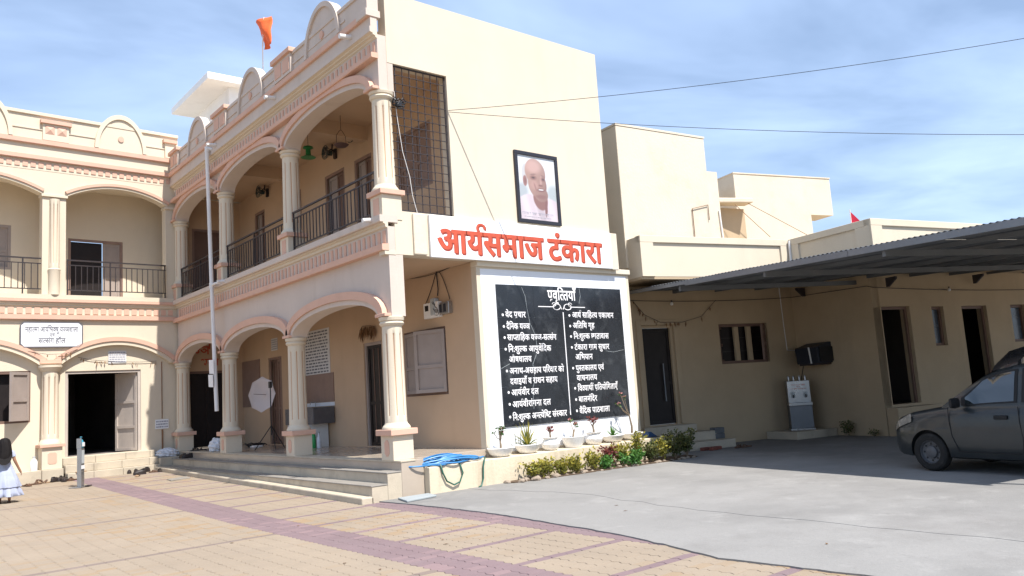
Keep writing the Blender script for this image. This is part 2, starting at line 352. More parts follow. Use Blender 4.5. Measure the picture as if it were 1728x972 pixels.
def arch_wall(mb, fn, u0, u1, arches, z1, d0, d1, mi=0, n=30, ell=False):
    """wall above a row of arches: arches = [(ua, ub, zs, rise)], solid between them down to zs"""
    z_s = arches[0][2]; pts = [(u0, z_s)]
    for ua, ub, zs, rise in arches: pts += arch_pts(ua, ub, zs, rise, ell, 0, n)
    pts.append((u1, z_s))
    q = []
    for p in pts:
        if not q or abs(p[0] - q[-1][0]) > 1e-5: q.append(p)
    pts = q; k = len(pts); vs = []
    for u, z in pts: vs += [fn(u, d0, z), fn(u, d0, z1), fn(u, d1, z), fn(u, d1, z1)]
    fs = []
    for i in range(k - 1):
        a, b = 4 * i, 4 * (i + 1)
        fs += [(a, b, b + 1, a + 1), (a + 3, b + 3, b + 2, a + 2), (a + 2, b + 2, b, a), (a + 1, b + 1, b + 3, a + 3)]
    fs += [(0, 1, 3, 2), (4 * (k - 1) + 2, 4 * (k - 1) + 3, 4 * (k - 1) + 1, 4 * (k - 1))]
    mb.add(vs, fs, mi)
def arch_rib(mb, fn, ua, ub, zs, rise, t0, t1, d0, d1, mi=0, n=30, ell=False):
    """moulding following an arch between the offsets t0..t1 above the intrados"""
    A_, B_ = arch_pts(ua, ub, zs, rise, ell, t0, n), arch_pts(ua, ub, zs, rise, ell, t1, n); vs = []
    for p, q in zip(A_, B_):
        for u, z in (p, q):
            for d in (d0, d1): vs.append(fn(u, d, z))
    fs = []
    for i in range(n):
        a, b = 4 * i, 4 * (i + 1)
        fs += [(a, b, b + 2, a + 2), (a + 1, a + 3, b + 3, b + 1), (a, a + 1, b + 1, b), (a + 2, b + 2, b + 3, a + 3)]
    fs += [(0, 2, 3, 1), (4 * n, 4 * n + 1, 4 * n + 3, 4 * n + 2)]
    mb.add(vs, fs, mi)
def plank_panel(mb, fn, u0, u1, z0, z1, d, t, rails=(0.0, 0.42, 1.0), st=0.07, mi=0):
    """a framed shutter / door leaf: thin board with raised stiles and rails"""
    mb.prism([(u0, z0), (u1, z0), (u1, z1), (u0, z1)], d - t * 0.5, d, lambda p, q, e: fn(p, e, q), mi)
    s_ = st
    for a, b in ((u0, u0 + s_), (u1 - s_, u1)): mb.prism([(a, z0), (b, z0), (b, z1), (a, z1)], d, d + t * 0.5, lambda p, q, e: fn(p, e, q), mi)
    for k in rails:
        zc = z0 + (z1 - z0) * k; za, zb = max(z0, zc - s_ / 2), min(z1, zc + s_ / 2)
        if k == 0.0: za, zb = z0, z0 + s_
        if k == 1.0: za, zb = z1 - s_, z1
        mb.prism([(u0 + s_, za), (u1 - s_, za), (u1 - s_, zb), (u0 + s_, zb)], d, d + t * 0.5, lambda p, q, e: fn(p, e, q), mi)
# ================================================================== GROUND
def jitter_poly(pts, step, amp):
    o = []
    for (x0, y0), (x1, y1) in zip(pts[:-1], pts[1:]):
        n = max(1, int(math.hypot(x1 - x0, y1 - y0) / step))
        for i in range(n):
            t = i / n; o.append((x0 + (x1 - x0) * t + random.uniform(-amp, amp), y0 + (y1 - y0) * t + random.uniform(-amp, amp)))
    o.append(pts[-1]); return o
g = MB()
NG = 12
def gsheet(mb, x0, x1, ys, dz):
    vs = []; fs = []
    for y in ys: vs += [(x0, y, gz(y) + dz), (x1, y, gz(y) + dz)]
    for i in range(len(ys) - 1): a = 2 * i; fs.append((a, a + 1, a + 3, a + 2))
    mb.add(vs, fs)
gsheet(g, -400, 400, [-400, -0.2, 12, 40], -0.08)
structure(g.build('ground', 'earth'))
# sand bed the pavers lie in
pv = MB(); gsheet(pv, -16, 0.4, [-16, -0.2, 11.6], -0.007)
pave = structure(pv.build('courtyard_pavement', 'sand_joint'))
# interlocking pavers, three colours
PA, PB, TH, GAP, CH = 0.20, 0.1194, 0.05, 0.0016, 0.028
X0 = -2.75
def paver_poly():
    g2 = GAP
    return [(g2, g2), (CH + g2, PB / 2), (g2, PB - g2), (PA - g2, PB - g2), (PA + CH - g2, PB / 2), (PA - g2, g2)]
PP = paver_poly()
def paver_mesh(mb, x, y, z, tilt, mi, tone):
    n = 6; e = 0.004
    cxp, cyp = PA / 2 + CH / 2, PB / 2
    top = [(x + cxp + (px - cxp) * 0.978, y + cyp + (py - cyp) * 0.955, z + tilt[0] * (px - cxp) + tilt[1] * (py - cyp)) for px, py in PP]
    mid = [(x + px, y + py, z - e + tilt[0] * (px - cxp) + tilt[1] * (py - cyp)) for px, py in PP]
    low = [(x + px, y + py, z - 0.018) for px, py in PP]
    fs = [tuple(range(n))] + [(n + i, n + (i + 1) % n, (i + 1) % n, i) for i in range(n)] + [(2 * n + i, 2 * n + (i + 1) % n, n + (i + 1) % n, n + i) for i in range(n)]
    mb.add(top + mid + low, fs, mi, tone)
cells = []
rmin, rmax = int(-11.5 / PB), int(11.0 / PB)
for r_ in range(rmin, rmax):
    y = r_ * PB
    for k in range(-32, 13):
        x = X0 + k * PA
        if x > -0.25: continue
        if y > -0.3 and x > -0.95: continue
        if k in (0, 1, 2): kind = 1
        elif x > -0.80: kind = 1
        elif k > 2 and (r_ % 9) == 5: kind = 1
        elif k < 0 and (r_ - 17) % 31 == 0: kind = 2
        else: kind = 0
        z = gz(y + PB / 2)
        P = project((x + .1, y + .06, z))
        if P[2] < 0.5: continue
        vis = -40 < P[0] < 1768 and P[1] < 1010
        far = not (-300 < P[0] < 2030 and P[1] < 1300)
        if far: continue
        cells.append((P[2] if vis and -5 < P[0] < 1733 and P[1] < 975 else 1e6 + P[2], x, y, z, kind))
cells.sort(key=lambda c: c[0])
PM = [None, None, None]
for i, nm in enumerate(('paver_beige', 'paver_mauve', 'paver_grey')):
    mb = MB(); paver_mesh(mb, 0, 0, 0, (0, 0), 0, 0.0); PM[i] = mb.mesh('paver', nm)
def patch(x, y):
    v = math.sin(x * 1.7 + 2 * math.sin(y * 0.6)) + math.sin(y * 1.1 + 1.3 * x)
    return v
for i, (d, x, y, z, kind) in enumerate(cells[:296]):
    o = link('paver', PM[kind], pave, (x, y, z + random.uniform(-.0015, .0015)), (random.uniform(-.006, .006), random.uniform(-.006, .006), 0))
    tn = max(0, min(1, random.random() ** 2 * 0.9 + 0.18 * patch(x, y))); o.color = (tn, tn, tn, 1)
rest = MB()
for d, x, y, z, kind in cells[296:]:
    tn = max(0, min(1, random.random() ** 2 * 0.9 + 0.18 * patch(x, y)))
    paver_mesh(rest, x, y, z + random.uniform(-.0015, .0015), (random.uniform(-.006, .006), random.uniform(-.006, .006)), kind, tn)
ro = rest.build('paver_field', ['paver_beige', 'paver_mauve', 'paver_grey'], pave); ro['kind'] = 'stuff'; ro.color = (0, 0, 0, 1)

# concrete yard poured against the pavers, with a ragged edge, in two pours
edge = jitter_poly([(-0.42, -0.2), (-0.33, -1.1), (-0.30, -3.0), (-0.52, -5.35), (-0.78, -6.6), (-0.95, -7.2), (-0.86, -8.5), (-0.9, -16)], 0.12, 0.016)
def slab(name, poly, z, th, m):
    mb = MB(); n = len(poly)
    mb.add([(x, y, z) for x, y in poly] + [(x, y, z - th) for x, y in poly], [tuple(range(n))] + [(i, (i + 1) % n, n + (i + 1) % n, n + i) for i in range(n)])
    return mb.build(name, m)
ZC = -0.585
# crack / cold joint running across the yard
jl = jitter_poly([(1.3, -0.95), (1.6, -2.6), (1.15, -5.0), (1.0, -7.6), (0.9, -16)], 0.35, 0.05)
east = [(40, -16), (40, 9), (0.8, 9), (0.8, -0.2), (1.25, -0.2)] 
structure(slab('concrete_yard', edge + jl[::-1] + [(1.22, -0.2)], ZC, 0.05, 'concrete'))
structure(slab('concrete_yard', [(x + 0.005, y) for x, y in jl] + [(40, -16), (40, 9), (1.23, 9), (1.23, -0.2)], ZC + 0.002, 0.05, 'concrete'))
tag(MB().prism([(-.30, -.86), (.33, -.74), (.42, -.36), (-.16, -.36)], ZC + .002, ZC + .032, lambda p, q, e: (p, q, e)).build('drain_cover', 'slab_grey', None, bevel=.008),
    'square grey slab cover lying on the ground by the steps', 'cover')
tag(MB().prism([(-1.35, 7.55), (-.85, 7.75), (-.8, 8.25), (-1.3, 8.05)], gz(7.9) - .004, gz(7.9) + .018, lambda p, q, e: (p, q, e)).build('drain_grate', 'tread_stone', None, bevel=.004),
    'small dark drain cover set in the pavers near the steps', 'cover')

# ================================================================== MAIN BUILDING (arcade)
L = 11.7
arc = thing('arcade_building', 'cream two storey arcaded building with coral mouldings and round parapet domes', 'building')
FX = lambda u, d, z: (-d, u, z)            # facade: u along +y, d outwards (-x)
YC = [0.188, 4.1, 8.0, 11.62]
# porch and steps
po = MB().box(0.02, .455, -.21, .12, -.7, 0.0).box(0.02, 2.06, .121, 11.75, -.7, 0.0).build('porch_floor', 'porch_tile', arc, bevel=.008)
st = MB().box(-.245, .018, -.205, 11.6, -.7, -.178)
st.box(-.535, -.247, -.2, 11.6, -.7, -.355)
steps = st.build('porch_steps', 'step_stone', arc)
def slabs(z, x0, x1, y0, y1, ln, th, nm, mt, par):
    y = y0
    while y < y1 - .05:
        e = min(y + ln * random.uniform(.94, 1.06), y1)
        MB().box(x0, x1, y + .003, e - .003, z, z + th).build(nm, mt, par, bevel=.006)
        y = e
slabs(-.176, -.262, .02, -.215, 11.55, 1.15, .022, 'tread_slab', 'tread_stone', steps)
slabs(-.353, -.552, -.246, -.21, 11.5, 1.15, .022, 'tread_slab', 'tread_stone', steps)
# nosing of the porch edge
slabs(-.024, .005, .3, -.222, 11.5, 1.2, .028, 'edge_slab', 'step_stone', steps)
kv = MB(); ya, yb = -.2, 11.4
kv.add([(-.72, ya, -.7), (-.5, ya, -.7), (-.5, ya, -.50), (-.72, ya, -.50), (-.72, yb, -.7), (-.5, yb, -.7), (-.5, yb, -.33), (-.72, yb, -.33)],
       [(0, 1, 2, 3), (7, 6, 5, 4), (0, 3, 7, 4), (1, 5, 6, 2), (3, 2, 6, 7), (0, 4, 5, 1)])
kv.build('step_kerb', 'step_stone', steps, bevel=.02)

# columns --------------------------------------------------------
def column_mesh(z0, z1, r0, r1, nm='column', half=False):
    mb = MB(); seg = 64; fl = {i for k in range(8) for i in (k * 8 + 3, k * 8 + 4)}
    za, zb = z0 + .14, z1 - .14
    zs = [z0, za, za + .012, zb - .012, zb, z1]
    vs = []
    for i, z in enumerate(zs):
        t = (z - z0) / (z1 - z0); r_ = r0 + (r1 - r0) * t
        for k in range(seg):
            q = r_ - (.012 if (k in fl and 2 <= i <= 3) else 0)
            a = 2 * math.pi * (k + .5) / seg; vs.append((q * math.cos(a), q * math.sin(a), z))
    for i in range(len(zs) - 1):
        for k in range(seg):
            g_ = (k in fl and (k + 1) % seg in fl and 1 <= i <= 3)
            mb.m.append(1 if g_ else 0); mb.tone.append(0.0)
            mb.f.append((i * seg + k, i * seg + (k + 1) % seg, (i + 1) * seg + (k + 1) % seg, (i + 1) * seg + k))
    mb.v = vs
    return mb.mesh(nm, ['plaster', 'groove'], 50)
def octo(w2, h2, c): return [(-w2 + c, -h2), (w2 - c, -h2), (w2, -h2 + c), (w2, h2 - c), (w2 - c, h2), (-w2 + c, h2), (-w2, h2 - c), (-w2, -h2 + c)]
shaft_lo = column_mesh(.60, 2.28, .188, .172)
shaft_up = column_mesh(4.74, 6.34, .188, .172)
def ring(z, mb=None):
    return (mb or MB()).lathe([(.18, z), (.20, z + .015), (.215, z + .045), (.20, z + .075), (.19, z + .085)], 40)
ped_lo = MB().box(-.2, .2, -.2, .2, 0, .415).mesh('pedestal', 'plaster')
ped_up = MB().box(-.2, .2, -.2, .2, 4.12, 4.565).mesh('pedestal', 'plaster')
cap_lo = MB().box(-.262, .262, -.262, .262, .415, .515).mesh('pedestal_cap', 'coral')
cap_up = MB().box(-.25, .25, -.25, .25, 4.565, 4.655).mesh('pedestal_cap', 'coral')
bas_lo = MB().lathe([(.24, .515), (.245, .54), (.225, .57), (.20, .60), (.19, .625)], 40).mesh('base_moulding', 'plaster', 50)
bas_up = MB().lathe([(.24, 4.655), (.245, 4.68), (.225, 4.71), (.20, 4.74), (.19, 4.765)], 40).mesh('base_moulding', 'plaster', 50)
cpm_lo = ring(2.27).lathe([(.19, 2.35), (.215, 2.365), (.225, 2.42), (.21, 2.43)], 40).mesh('capital', 'plaster', 45)
cpm_up = ring(6.33).lathe([(.19, 6.41), (.215, 6.425), (.225, 6.47), (.21, 6.48)], 40).mesh('capital', 'plaster', 45)
pan_lo = MB().prism(octo(.075, .135, .05), .0, .008, lambda p, q, e: (-.2 - e, p, .205 + q)).mesh('pedestal_panel', 'coral')
pan_up = MB().prism(octo(.1, .16, .0), .0, .008, lambda p, q, e: (-.2 - e, p, 4.35 + q)).mesh('pedestal_panel', 'coral')
for yc in YC:
    for sh, pd, cp, bs, cpm, pn in ((shaft_lo, ped_lo, cap_lo, bas_lo, cpm_lo, pan_lo), (shaft_up, ped_up, cap_up, bas_up, cpm_up, pan_up)):
        c = link('column', sh, arc, (.2, yc, 0))
        for nm, me in (('pedestal', pd), ('pedestal_cap', cp), ('base_moulding', bs), ('capital', cpm), ('pedestal_panel', pn)):
            o = link(nm, me, c)
            if nm in ('pedestal', 'pedestal_cap'):
                b = o.modifiers.new('bevel', 'BEVEL'); b.width = .008; b.segments = 2
# arcade walls --------------------------------------------------------
bays = [(YC[i] + .17, YC[i + 1] - .17) for i in range(3)]
mb = MB(); arch_wall(mb, FX, 0.004, L, [(a, b, 2.43, .40) for a, b in bays], 4.0, -.10, -.38, ell=True)
weld(mb.build('arcade_wall', 'plaster_pink_shaded', arc))
mb = MB(); arch_wall(mb, FX, 0.006, L, [(a, b, 6.48, .40) for a, b in bays], 7.5, -.06, -.36, ell=True)
weld(mb.build('arcade_wall', 'plaster_pink_shaded', arc))
for a, b in bays:
    mb = MB(); arch_rib(mb, FX, a, b, 2.43, .40, .09, .24, .01, -.12, ell=True); mb.build('arch_rib', 'coral', arc, 40)
    mb = MB(); arch_rib(mb, FX, a, b, 2.43, .40, -.002, .088, -.03, -.14, ell=True); mb.build('arch_rib', 'plaster_pink_shaded', arc, 40)
    mb = MB(); arch_rib(mb, FX, a, b, 6.48, .40, .09, .225, .045, -.08, ell=True); mb.build('arch_rib', 'coral', arc, 40)
    mb = MB(); arch_rib(mb, FX, a, b, 6.48, .40, -.002, .088, .0, -.12, ell=True); mb.build('arch_rib', 'plaster_pink_shaded', arc, 40)
# coral feet of the ribs over each capital
for yc in YC:
    for z in (2.43, 6.482): MB().box(-.03 if z < 5 else -.065, .3 if z < 5 else .24, yc - .17, yc + .17, z, z + .055).build('arch_springer', 'coral', arc, bevel=.006)
# cornices as extruded profiles (d, z), open ends visible at the near gable
def profile(name, pts, m, par, fn, u0, u1): return MB().prism(pts, u0, u1, lambda d, z, u: fn(u, d, z)).build(name, m, par)
E0 = -.013
profile('floor_ledge', [(-.10, 3.57), (.03, 3.57), (.035, 3.585), (.035, 3.68), (-.10, 3.69)], 'coral', arc, FX, E0, L)
fr = profile('dentil_frieze', [(-.101, 3.69), (-.085, 3.69), (-.085, 3.97), (-.101, 3.97)], 'plaster_pink_shaded', arc, FX, E0, L)
profile('floor_moulding', [(-.101, 3.97), (-.085, 3.97), (-.045, 3.985), (-.045, 4.03), (-.005, 4.045), (-.005, 4.07), (-.101, 4.07)], 'plaster', arc, FX, E0, L)
profile('floor_fascia', [(-.30, 4.07), (.05, 4.07), (.06, 4.085), (.06, 4.19), (-.30, 4.2)], 'plaster_pink_shaded', arc, FX, E0, L)
profile('cornice_ledge', [(-.06, 7.04), (.07, 7.04), (.08, 7.055), (.08, 7.13), (-.06, 7.14)], 'coral', arc, FX, E0, L)
fr2 = profile('dentil_frieze', [(-.061, 7.14), (-.05, 7.14), (-.05, 7.42), (-.061, 7.42)], 'plaster_pink_shaded', arc, FX, E0, L)
profile('cornice_moulding', [(-.061, 7.42), (-.05, 7.42), (-.02, 7.435), (-.02, 7.46), (.03, 7.475), (.03, 7.5), (.085, 7.515), (-.061, 7.515)], 'plaster', arc, FX, E0, L)
profile('cornice_fascia', [(-.061, 7.515), (.09, 7.515), (.09, 7.61), (.07, 7.62), (.07, 7.79), (-.061, 7.79)], 'plaster_pink_shaded', arc, FX, E0, L)
profile('parapet_ledge', [(-.061, 7.79), (.12, 7.79), (.13, 7.80), (.13, 7.905), (-.061, 7.915)], 'coral', arc, FX, E0, L)
den = MB().box(-.014, .0, -.043, .043, -.105, .105).mesh('dentil', 'coral')
denz = MB().box(-.016, .0, -.043, .043, -.10, .10).mesh('dentil', 'coral')
for i in range(64):
    y = .10 + i * .18
    link('dentil', den, fr, (.085, y, 3.825))
    link('dentil', denz, fr2, (.05, y, 7.275))
# parapet with domes and boxes
mb = MB().box(-.075, .05, E0, L, 7.915, 8.30); mb.build('parapet', 'plaster_pink_shaded', arc)
mb = MB().box(-.105, .07, E0 - .01, L, 8.30, 8.375); mb.build('parapet_coping', 'plaster_pink_shaded', arc, bevel=.008)
mb = MB().box(-.095, -.07, .9, L, 8.075, 8.11); mb.build('parapet_bead', 'plaster_pink_shaded', arc)
def dome_poly(r_, h, n=20): return [(-r_, 0)] + [(-r_ * math.cos(math.pi * i / n), h * math.sin(math.pi * i / n)) for i in range(1, n)] + [(r_, 0)]
for yc in (1.82, 5.50, 9.22):
    d = MB().prism([(p, q) for p, q in dome_poly(.66, .80)], -.05, .085, lambda p, q, e: (-e, yc + p, 7.917 + q)).build('parapet_dome', 'plaster_pink_shaded', arc)
    rim = MB(); n = 28
    vs = []
    for i in range(n + 1):
        a = math.pi * i / n
        for r_, h in ((.66, .80), (.76, .90)):
            for x in (-.13, .06): vs.append((x, yc - r_ * math.cos(a), 7.917 + h * math.sin(a)))
    fs = []
    for i in range(n):
        a, b = 4 * i, 4 * i + 4
        fs += [(a, b, b + 2, a + 2), (a + 1, a + 3, b + 3, b + 1), (a, a + 1, b + 1, b), (a + 2, b + 2, b + 3, a + 3)]
    fs += [(0, 2, 3, 1), (4 * n, 4 * n + 1, 4 * n + 3, 4 * n + 2)]
    rim.add(vs, fs).build('dome_rim', 'plaster_pink_shaded', d, 40)
    MB().prism([(.075 * math.cos(2 * math.pi * i / 18), .085 * math.sin(2 * math.pi * i / 18)) for i in range(18)], .085, .115, lambda p, q, e: (-e, yc + p, 8.17 + q)).build('medallion', 'coral', d)
def parapet_box(y0, y1, par):
    b = MB().box(-.14, .06, y0, y1, 7.918, 8.34).build('parapet_box', 'plaster_pink_shaded', par)
    MB().box(-.20, .08, y0 - .06, y1 + .06, 8.34, 8.44).build('box_cap', 'coral', b, bevel=.008)
    m_ = (y0 + y1) / 2; w2 = (y1 - y0) * .19
    for yy in (m_ - w2 * 1.25, m_ + w2 * 1.25): MB().prism([(-w2, -.14), (w2, -.14), (w2, .14), (-w2, .14)], .14, .152, lambda p, q, e: (-e, yy + p, 8.13 + q)).build('box_panel', 'coral', b)
for y0, y1 in ((3.20, 4.05), (7.0, 7.85), (10.75, 11.4)): parapet_box(y0, y1, arc)
MB().box(-.13, .10, -.016, .28, 7.918, 8.62).build('parapet_pier', 'plaster_pink_shaded', arc, bevel=.006)
MB().box(-.16, .13, -.03, .34, 7.80, 7.93).build('pier_base', 'plaster_pink_shaded', arc, bevel=.006)
for y in (.72, 4.2, 7.9): 
    MB().tube([(.0, y, 7.70), (-.30, y, 7.66)], .045, 10).build('rain_spout', 'pvc', arc, 40)
for y in (.3, 7.55): MB().tube([(.0, y, 4.16), (-.22, y, 4.13)], .04, 10).build('rain_spout', 'pvc', arc, 40)
# floors, ceilings, inner walls
MB().box(.301, 2.05, .255, 11.8, 3.505, 4.2).build('floor_slab', 'plaster_inner_shaded', arc)
MB().box(.245, 2.05, .255, 11.8, 7.30, 7.7).build('roof_slab', 'plaster_inner_shaded', arc)
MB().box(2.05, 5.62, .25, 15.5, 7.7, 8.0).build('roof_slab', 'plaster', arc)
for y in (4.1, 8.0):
    MB().box(.302, 2.03, y - .14, y + .14, 3.2, 3.499).build('ceiling_beam', 'plaster_inner_shaded', arc)
    MB().box(.242, 2.03, y - .14, y + .14, 6.98, 7.299).build('ceiling_beam', 'plaster_inner_shaded', arc)
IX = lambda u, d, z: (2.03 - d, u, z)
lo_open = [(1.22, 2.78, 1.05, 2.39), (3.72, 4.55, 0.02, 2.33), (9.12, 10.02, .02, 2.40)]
mb = MB(); wall(mb, IX, .26, 12.6, 0.0, 3.5, 0, -.2, lo_open); weld(mb.build('inner_wall', 'plaster_inner_shaded', arc))
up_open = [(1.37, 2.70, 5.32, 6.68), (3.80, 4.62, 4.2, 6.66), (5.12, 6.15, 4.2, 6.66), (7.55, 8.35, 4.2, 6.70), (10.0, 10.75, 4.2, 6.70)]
mb = MB(); wall(mb, IX, .26, 12.6, 4.2, 7.3, 0, -.2, up_open); weld(mb.build('inner_wall', 'plaster_inner_shaded', arc))
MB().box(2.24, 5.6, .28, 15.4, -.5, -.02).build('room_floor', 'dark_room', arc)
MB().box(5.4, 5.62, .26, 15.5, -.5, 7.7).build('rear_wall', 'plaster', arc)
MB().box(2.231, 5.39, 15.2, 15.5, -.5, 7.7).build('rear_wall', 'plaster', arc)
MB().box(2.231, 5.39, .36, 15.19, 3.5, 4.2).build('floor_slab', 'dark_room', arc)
# doors and windows of the verandahs
def framed(par, fn, u0, u1, z0, z1, d, fm, nm, sill=False):
    b = MB(); t = .07
    b.prism([(u0, z0), (u0 + t, z0), (u0 + t, z1), (u0, z1)], d, d + .05, lambda p, q, e: fn(p, e, q)); b.prism([(u1 - t, z0), (u1, z0), (u1, z1), (u1 - t, z1)], d, d + .05, lambda p, q, e: fn(p, e, q))
    b.prism([(u0 + t, z1 - t), (u1 - t, z1 - t), (u1 - t, z1), (u0 + t, z1)], d, d + .05, lambda p, q, e: fn(p, e, q))
    if sill: b.prism([(u0 + t, z0), (u1 - t, z0), (u1 - t, z0 + t), (u0 + t, z0 + t)], d, d + .05, lambda p, q, e: fn(p, e, q))
    return b.build(nm, fm, par)
def leaf(par, fn, u0, u1, z0, z1, d, m, nm='door_leaf', t=.04, rails=(0, .42, 1)):
    b = MB(); plank_panel(b, fn, u0, u1, z0, z1, d, t, rails); return b.build(nm, m, par)
def swung(par, fn, hu, z0, z1, width, ang, sgn, d, m, nm='shutter_leaf', rails=(0, .42, 1)):
    """a leaf hinged at u=hu, opened by ang towards the viewer; sgn = direction it lies in when shut"""
    ca, sa = math.cos(ang), math.sin(ang)
    f2 = lambda p, e, q: fn(hu + sgn * (p * ca - e * sa), d + p * sa + e * ca, q)
    b = MB(); plank_panel(b, f2, 0, width, z0, z1, 0, .055, rails); return b.build(nm, m, par)
w1 = framed(arc, IX, 1.22, 2.78, 1.05, 2.39, -.07, 'brown_frame', 'window', True)
swung(w1, IX, 1.27, 1.10, 2.34, .72, R(24), 1, -.01, 'shutter')
swung(w1, IX, 2.73, 1.10, 2.34, .72, R(14), -1, -.01, 'shutter')
MB().box(2.15, 2.16, 1.23, 2.77, 1.06, 2.38).build('window_unlit_sheet', 'dark_wood_and_unlit', w1)  # near-black sheet stands in for the unlit room behind the shutters
d1 = framed(arc, IX, 3.72, 4.55, 0.02, 2.33, -.08, 'shutter', 'door'); leaf(d1, IX, 3.79, 4.48, .03, 2.26, -.09, 'dark_wood_and_unlit')
for yy in (4.02, 4.25): MB().box(2.108, 2.118, yy - .012, yy + .012, .1, 2.2).build('door_slat', 'brown_frame', d1)
d2 = framed(arc, IX, 9.12, 10.02, .02, 2.40, -.08, 'brown_paint', 'door'); leaf(d2, IX, 9.19, 9.58, .03, 2.33, -.10, 'brown_paint'); leaf(d2, IX, 9.585, 9.95, .03, 2.33, -.12, 'brown_frame')
wu = framed(arc, IX, 1.37, 2.70, 5.32, 6.68, -.05, 'brown_paint', 'window', True); leaf(wu, IX, 1.44, 2.03, 5.39, 6.61, -.06, 'brown_paint', 'shutter_leaf'); leaf(wu, IX, 2.04, 2.63, 5.39, 6.61, -.06, 'brown_paint', 'shutter_leaf')
for a, b, c, e in up_open[1:]:
    dd = framed(arc, IX, a, b, c, e, -.06, 'brown_paint', 'door'); leaf(dd, IX, a + .07, (a + b) / 2, c, e - .07, -.09, 'brown_frame'); leaf(dd, IX, (a + b) / 2 + .004, b - .07, c, e - .07, -.10, 'shutter')
# painted panels and notices on the inner wall are print-thin boards
MB().box(2.008, 2.03, 10.62, 12.25, 1.08, 2.42).build('brown_panel', 'brown_paint', arc)
MB().box(2.008, 2.03, 6.06, 7.70, 1.07, 1.77).build('brown_panel', 'brown_paint', arc)
# far end of the verandahs: closed off by a wall with a dark double door below
VX = lambda u, d, z: (u, 11.95 - d, z)
mb = MB(); wall(mb, VX, .05, 2.03, 0, 3.5, 0, -.2, [(.30, 1.75, .02, 2.2)]); weld(mb.build('verandah_end_wall', 'plaster_inner_shaded', arc))
vd = framed(arc, VX, .30, 1.75, .02, 2.2, -.06, 'brown_frame', 'door'); leaf(vd, VX, .37, 1.02, .03, 2.13, -.08, 'dark_wood_and_unlit'); leaf(vd, VX, 1.025, 1.68, .03, 2.13, -.09, 'dark_wood_and_unlit')
mb = MB(); wall(mb, VX, .05, 2.03, 4.2, 7.3, 0, -.2, [(.6, 1.5, 4.21, 6.4)]); weld(mb.build('verandah_end_wall', 'plaster_inner_shaded', arc))
vu = framed(arc, VX, .6, 1.5, 4.21, 6.4, -.06, 'brown_paint', 'door'); leaf(vu, VX, .67, 1.43, 4.22, 6.33, -.08, 'brown_frame')
# gable (end) wall
EX = lambda u, d, z: (u, -d, z)
mb = MB(); wall(mb, EX, .241, 5.64, 3.51, 8.36, 0, -.25, [(.2411, 1.525, 4.29, 7.01)])
weld(mb.build('gable_wall', 'plaster', arc))
MB().box(.02, .24, -.004, .2, 3.5, 3.571).build('gable_return', 'plaster', arc)
MB().box(.24, 5.60, .04, .25, 8.36, 8.37).build('gable_coping', 'plaster', arc)
MB().box(5.40, 5.639, .251, 15.5, 7.7, 8.3).build('side_parapet', 'plaster', arc)
# rough upstand left of the sign
MB().box(.60, .875, -.045, 0, 3.52, 4.27).build('rough_patch', 'plaster_old', arc, bevel=.02)
# board wall under the sign, set back a little, with a thin ledge on top
YB = .10
mb = MB().box(2.03, 6.22, YB, .26, -.6, 3.40); mb.build('board_wall', 'plaster', arc)
MB().box(2.02, 6.24, .045, .26, 3.40, 3.509).build('board_ledge', 'plaster_old', arc, bevel=.012)
MB().box(2.12, 6.13, YB - .006, YB, -.10, 3.36).build('painted_field', 'white_paint', arc)
# window grille in the gable
gr = MB().box(.26, 1.52, .05, .075, 4.30, 4.33); gr.box(.26, 1.52, .05, .075, 6.98, 7.0); gr.box(.26, .29, .05, .075, 4.3, 7); gr.box(1.49, 1.52, .05, .075, 4.3, 7)
grille = gr.build('window_grille', 'iron', arc)
vb = MB().box(-.007, .007, -.007, .007, 4.31, 6.99).mesh('grille_bar', 'iron'); hb = MB().box(.27, 1.51, -.006, .006, -.006, .006).mesh('grille_bar', 'iron')
for i in range(1, 8): link('grille_bar', vb, grille, (.275 + i * 1.23 / 8, .062, 0))
for i in range(1, 17): link('grille_bar', hb, grille, (0, .05, 4.315 + i * 2.67 / 17))
# railings
def railing(par, p0, p1, zb, zt, n, posts, nm='railing'):
    p0, p1 = Vector(p0), Vector(p1); ln = (p1 - p0).length
    m_ = Matrix.Translation(p0) @ Matrix.Rotation(math.atan2(p1.y - p0.y, p1.x - p0.x), 4, 'Z')
    b = MB().box(0, ln, -.02, .02, zt - .035, zt).box(0, ln, -.012, .012, zt - .16, zt - .135).box(0, ln, -.012, .012, zb + .1, zb + .125)
    for q in posts: b.box(ln * q - .015, ln * q + .015, -.0155, .0155, zb - .05, zt - .035)
    o = b.build(nm, 'iron', par); o.matrix_local = m_
    bal = MB().box(-.009, .009, -.009, .009, zb + .12, zt - .137).mesh('baluster', 'iron')
    for i in range(n): link('baluster', bal, o, (ln * (i + .5) / n, 0, 0))
    return o
for i in range(3): railing(arc, (.13, YC[i] + .19, 0), (.13, YC[i + 1] - .19, 0), 4.22, 5.09, 24, (.01, .5, .99))
# pots' plinth
pl = MB().box(.46, 6.15, -.36, YB - .001, -.75, -.145); pl.box(6.16, 6.9, -.26, 1.6, -.75, -.16)
pl.build('plinth', 'plinth_paint', arc, bevel=.012)
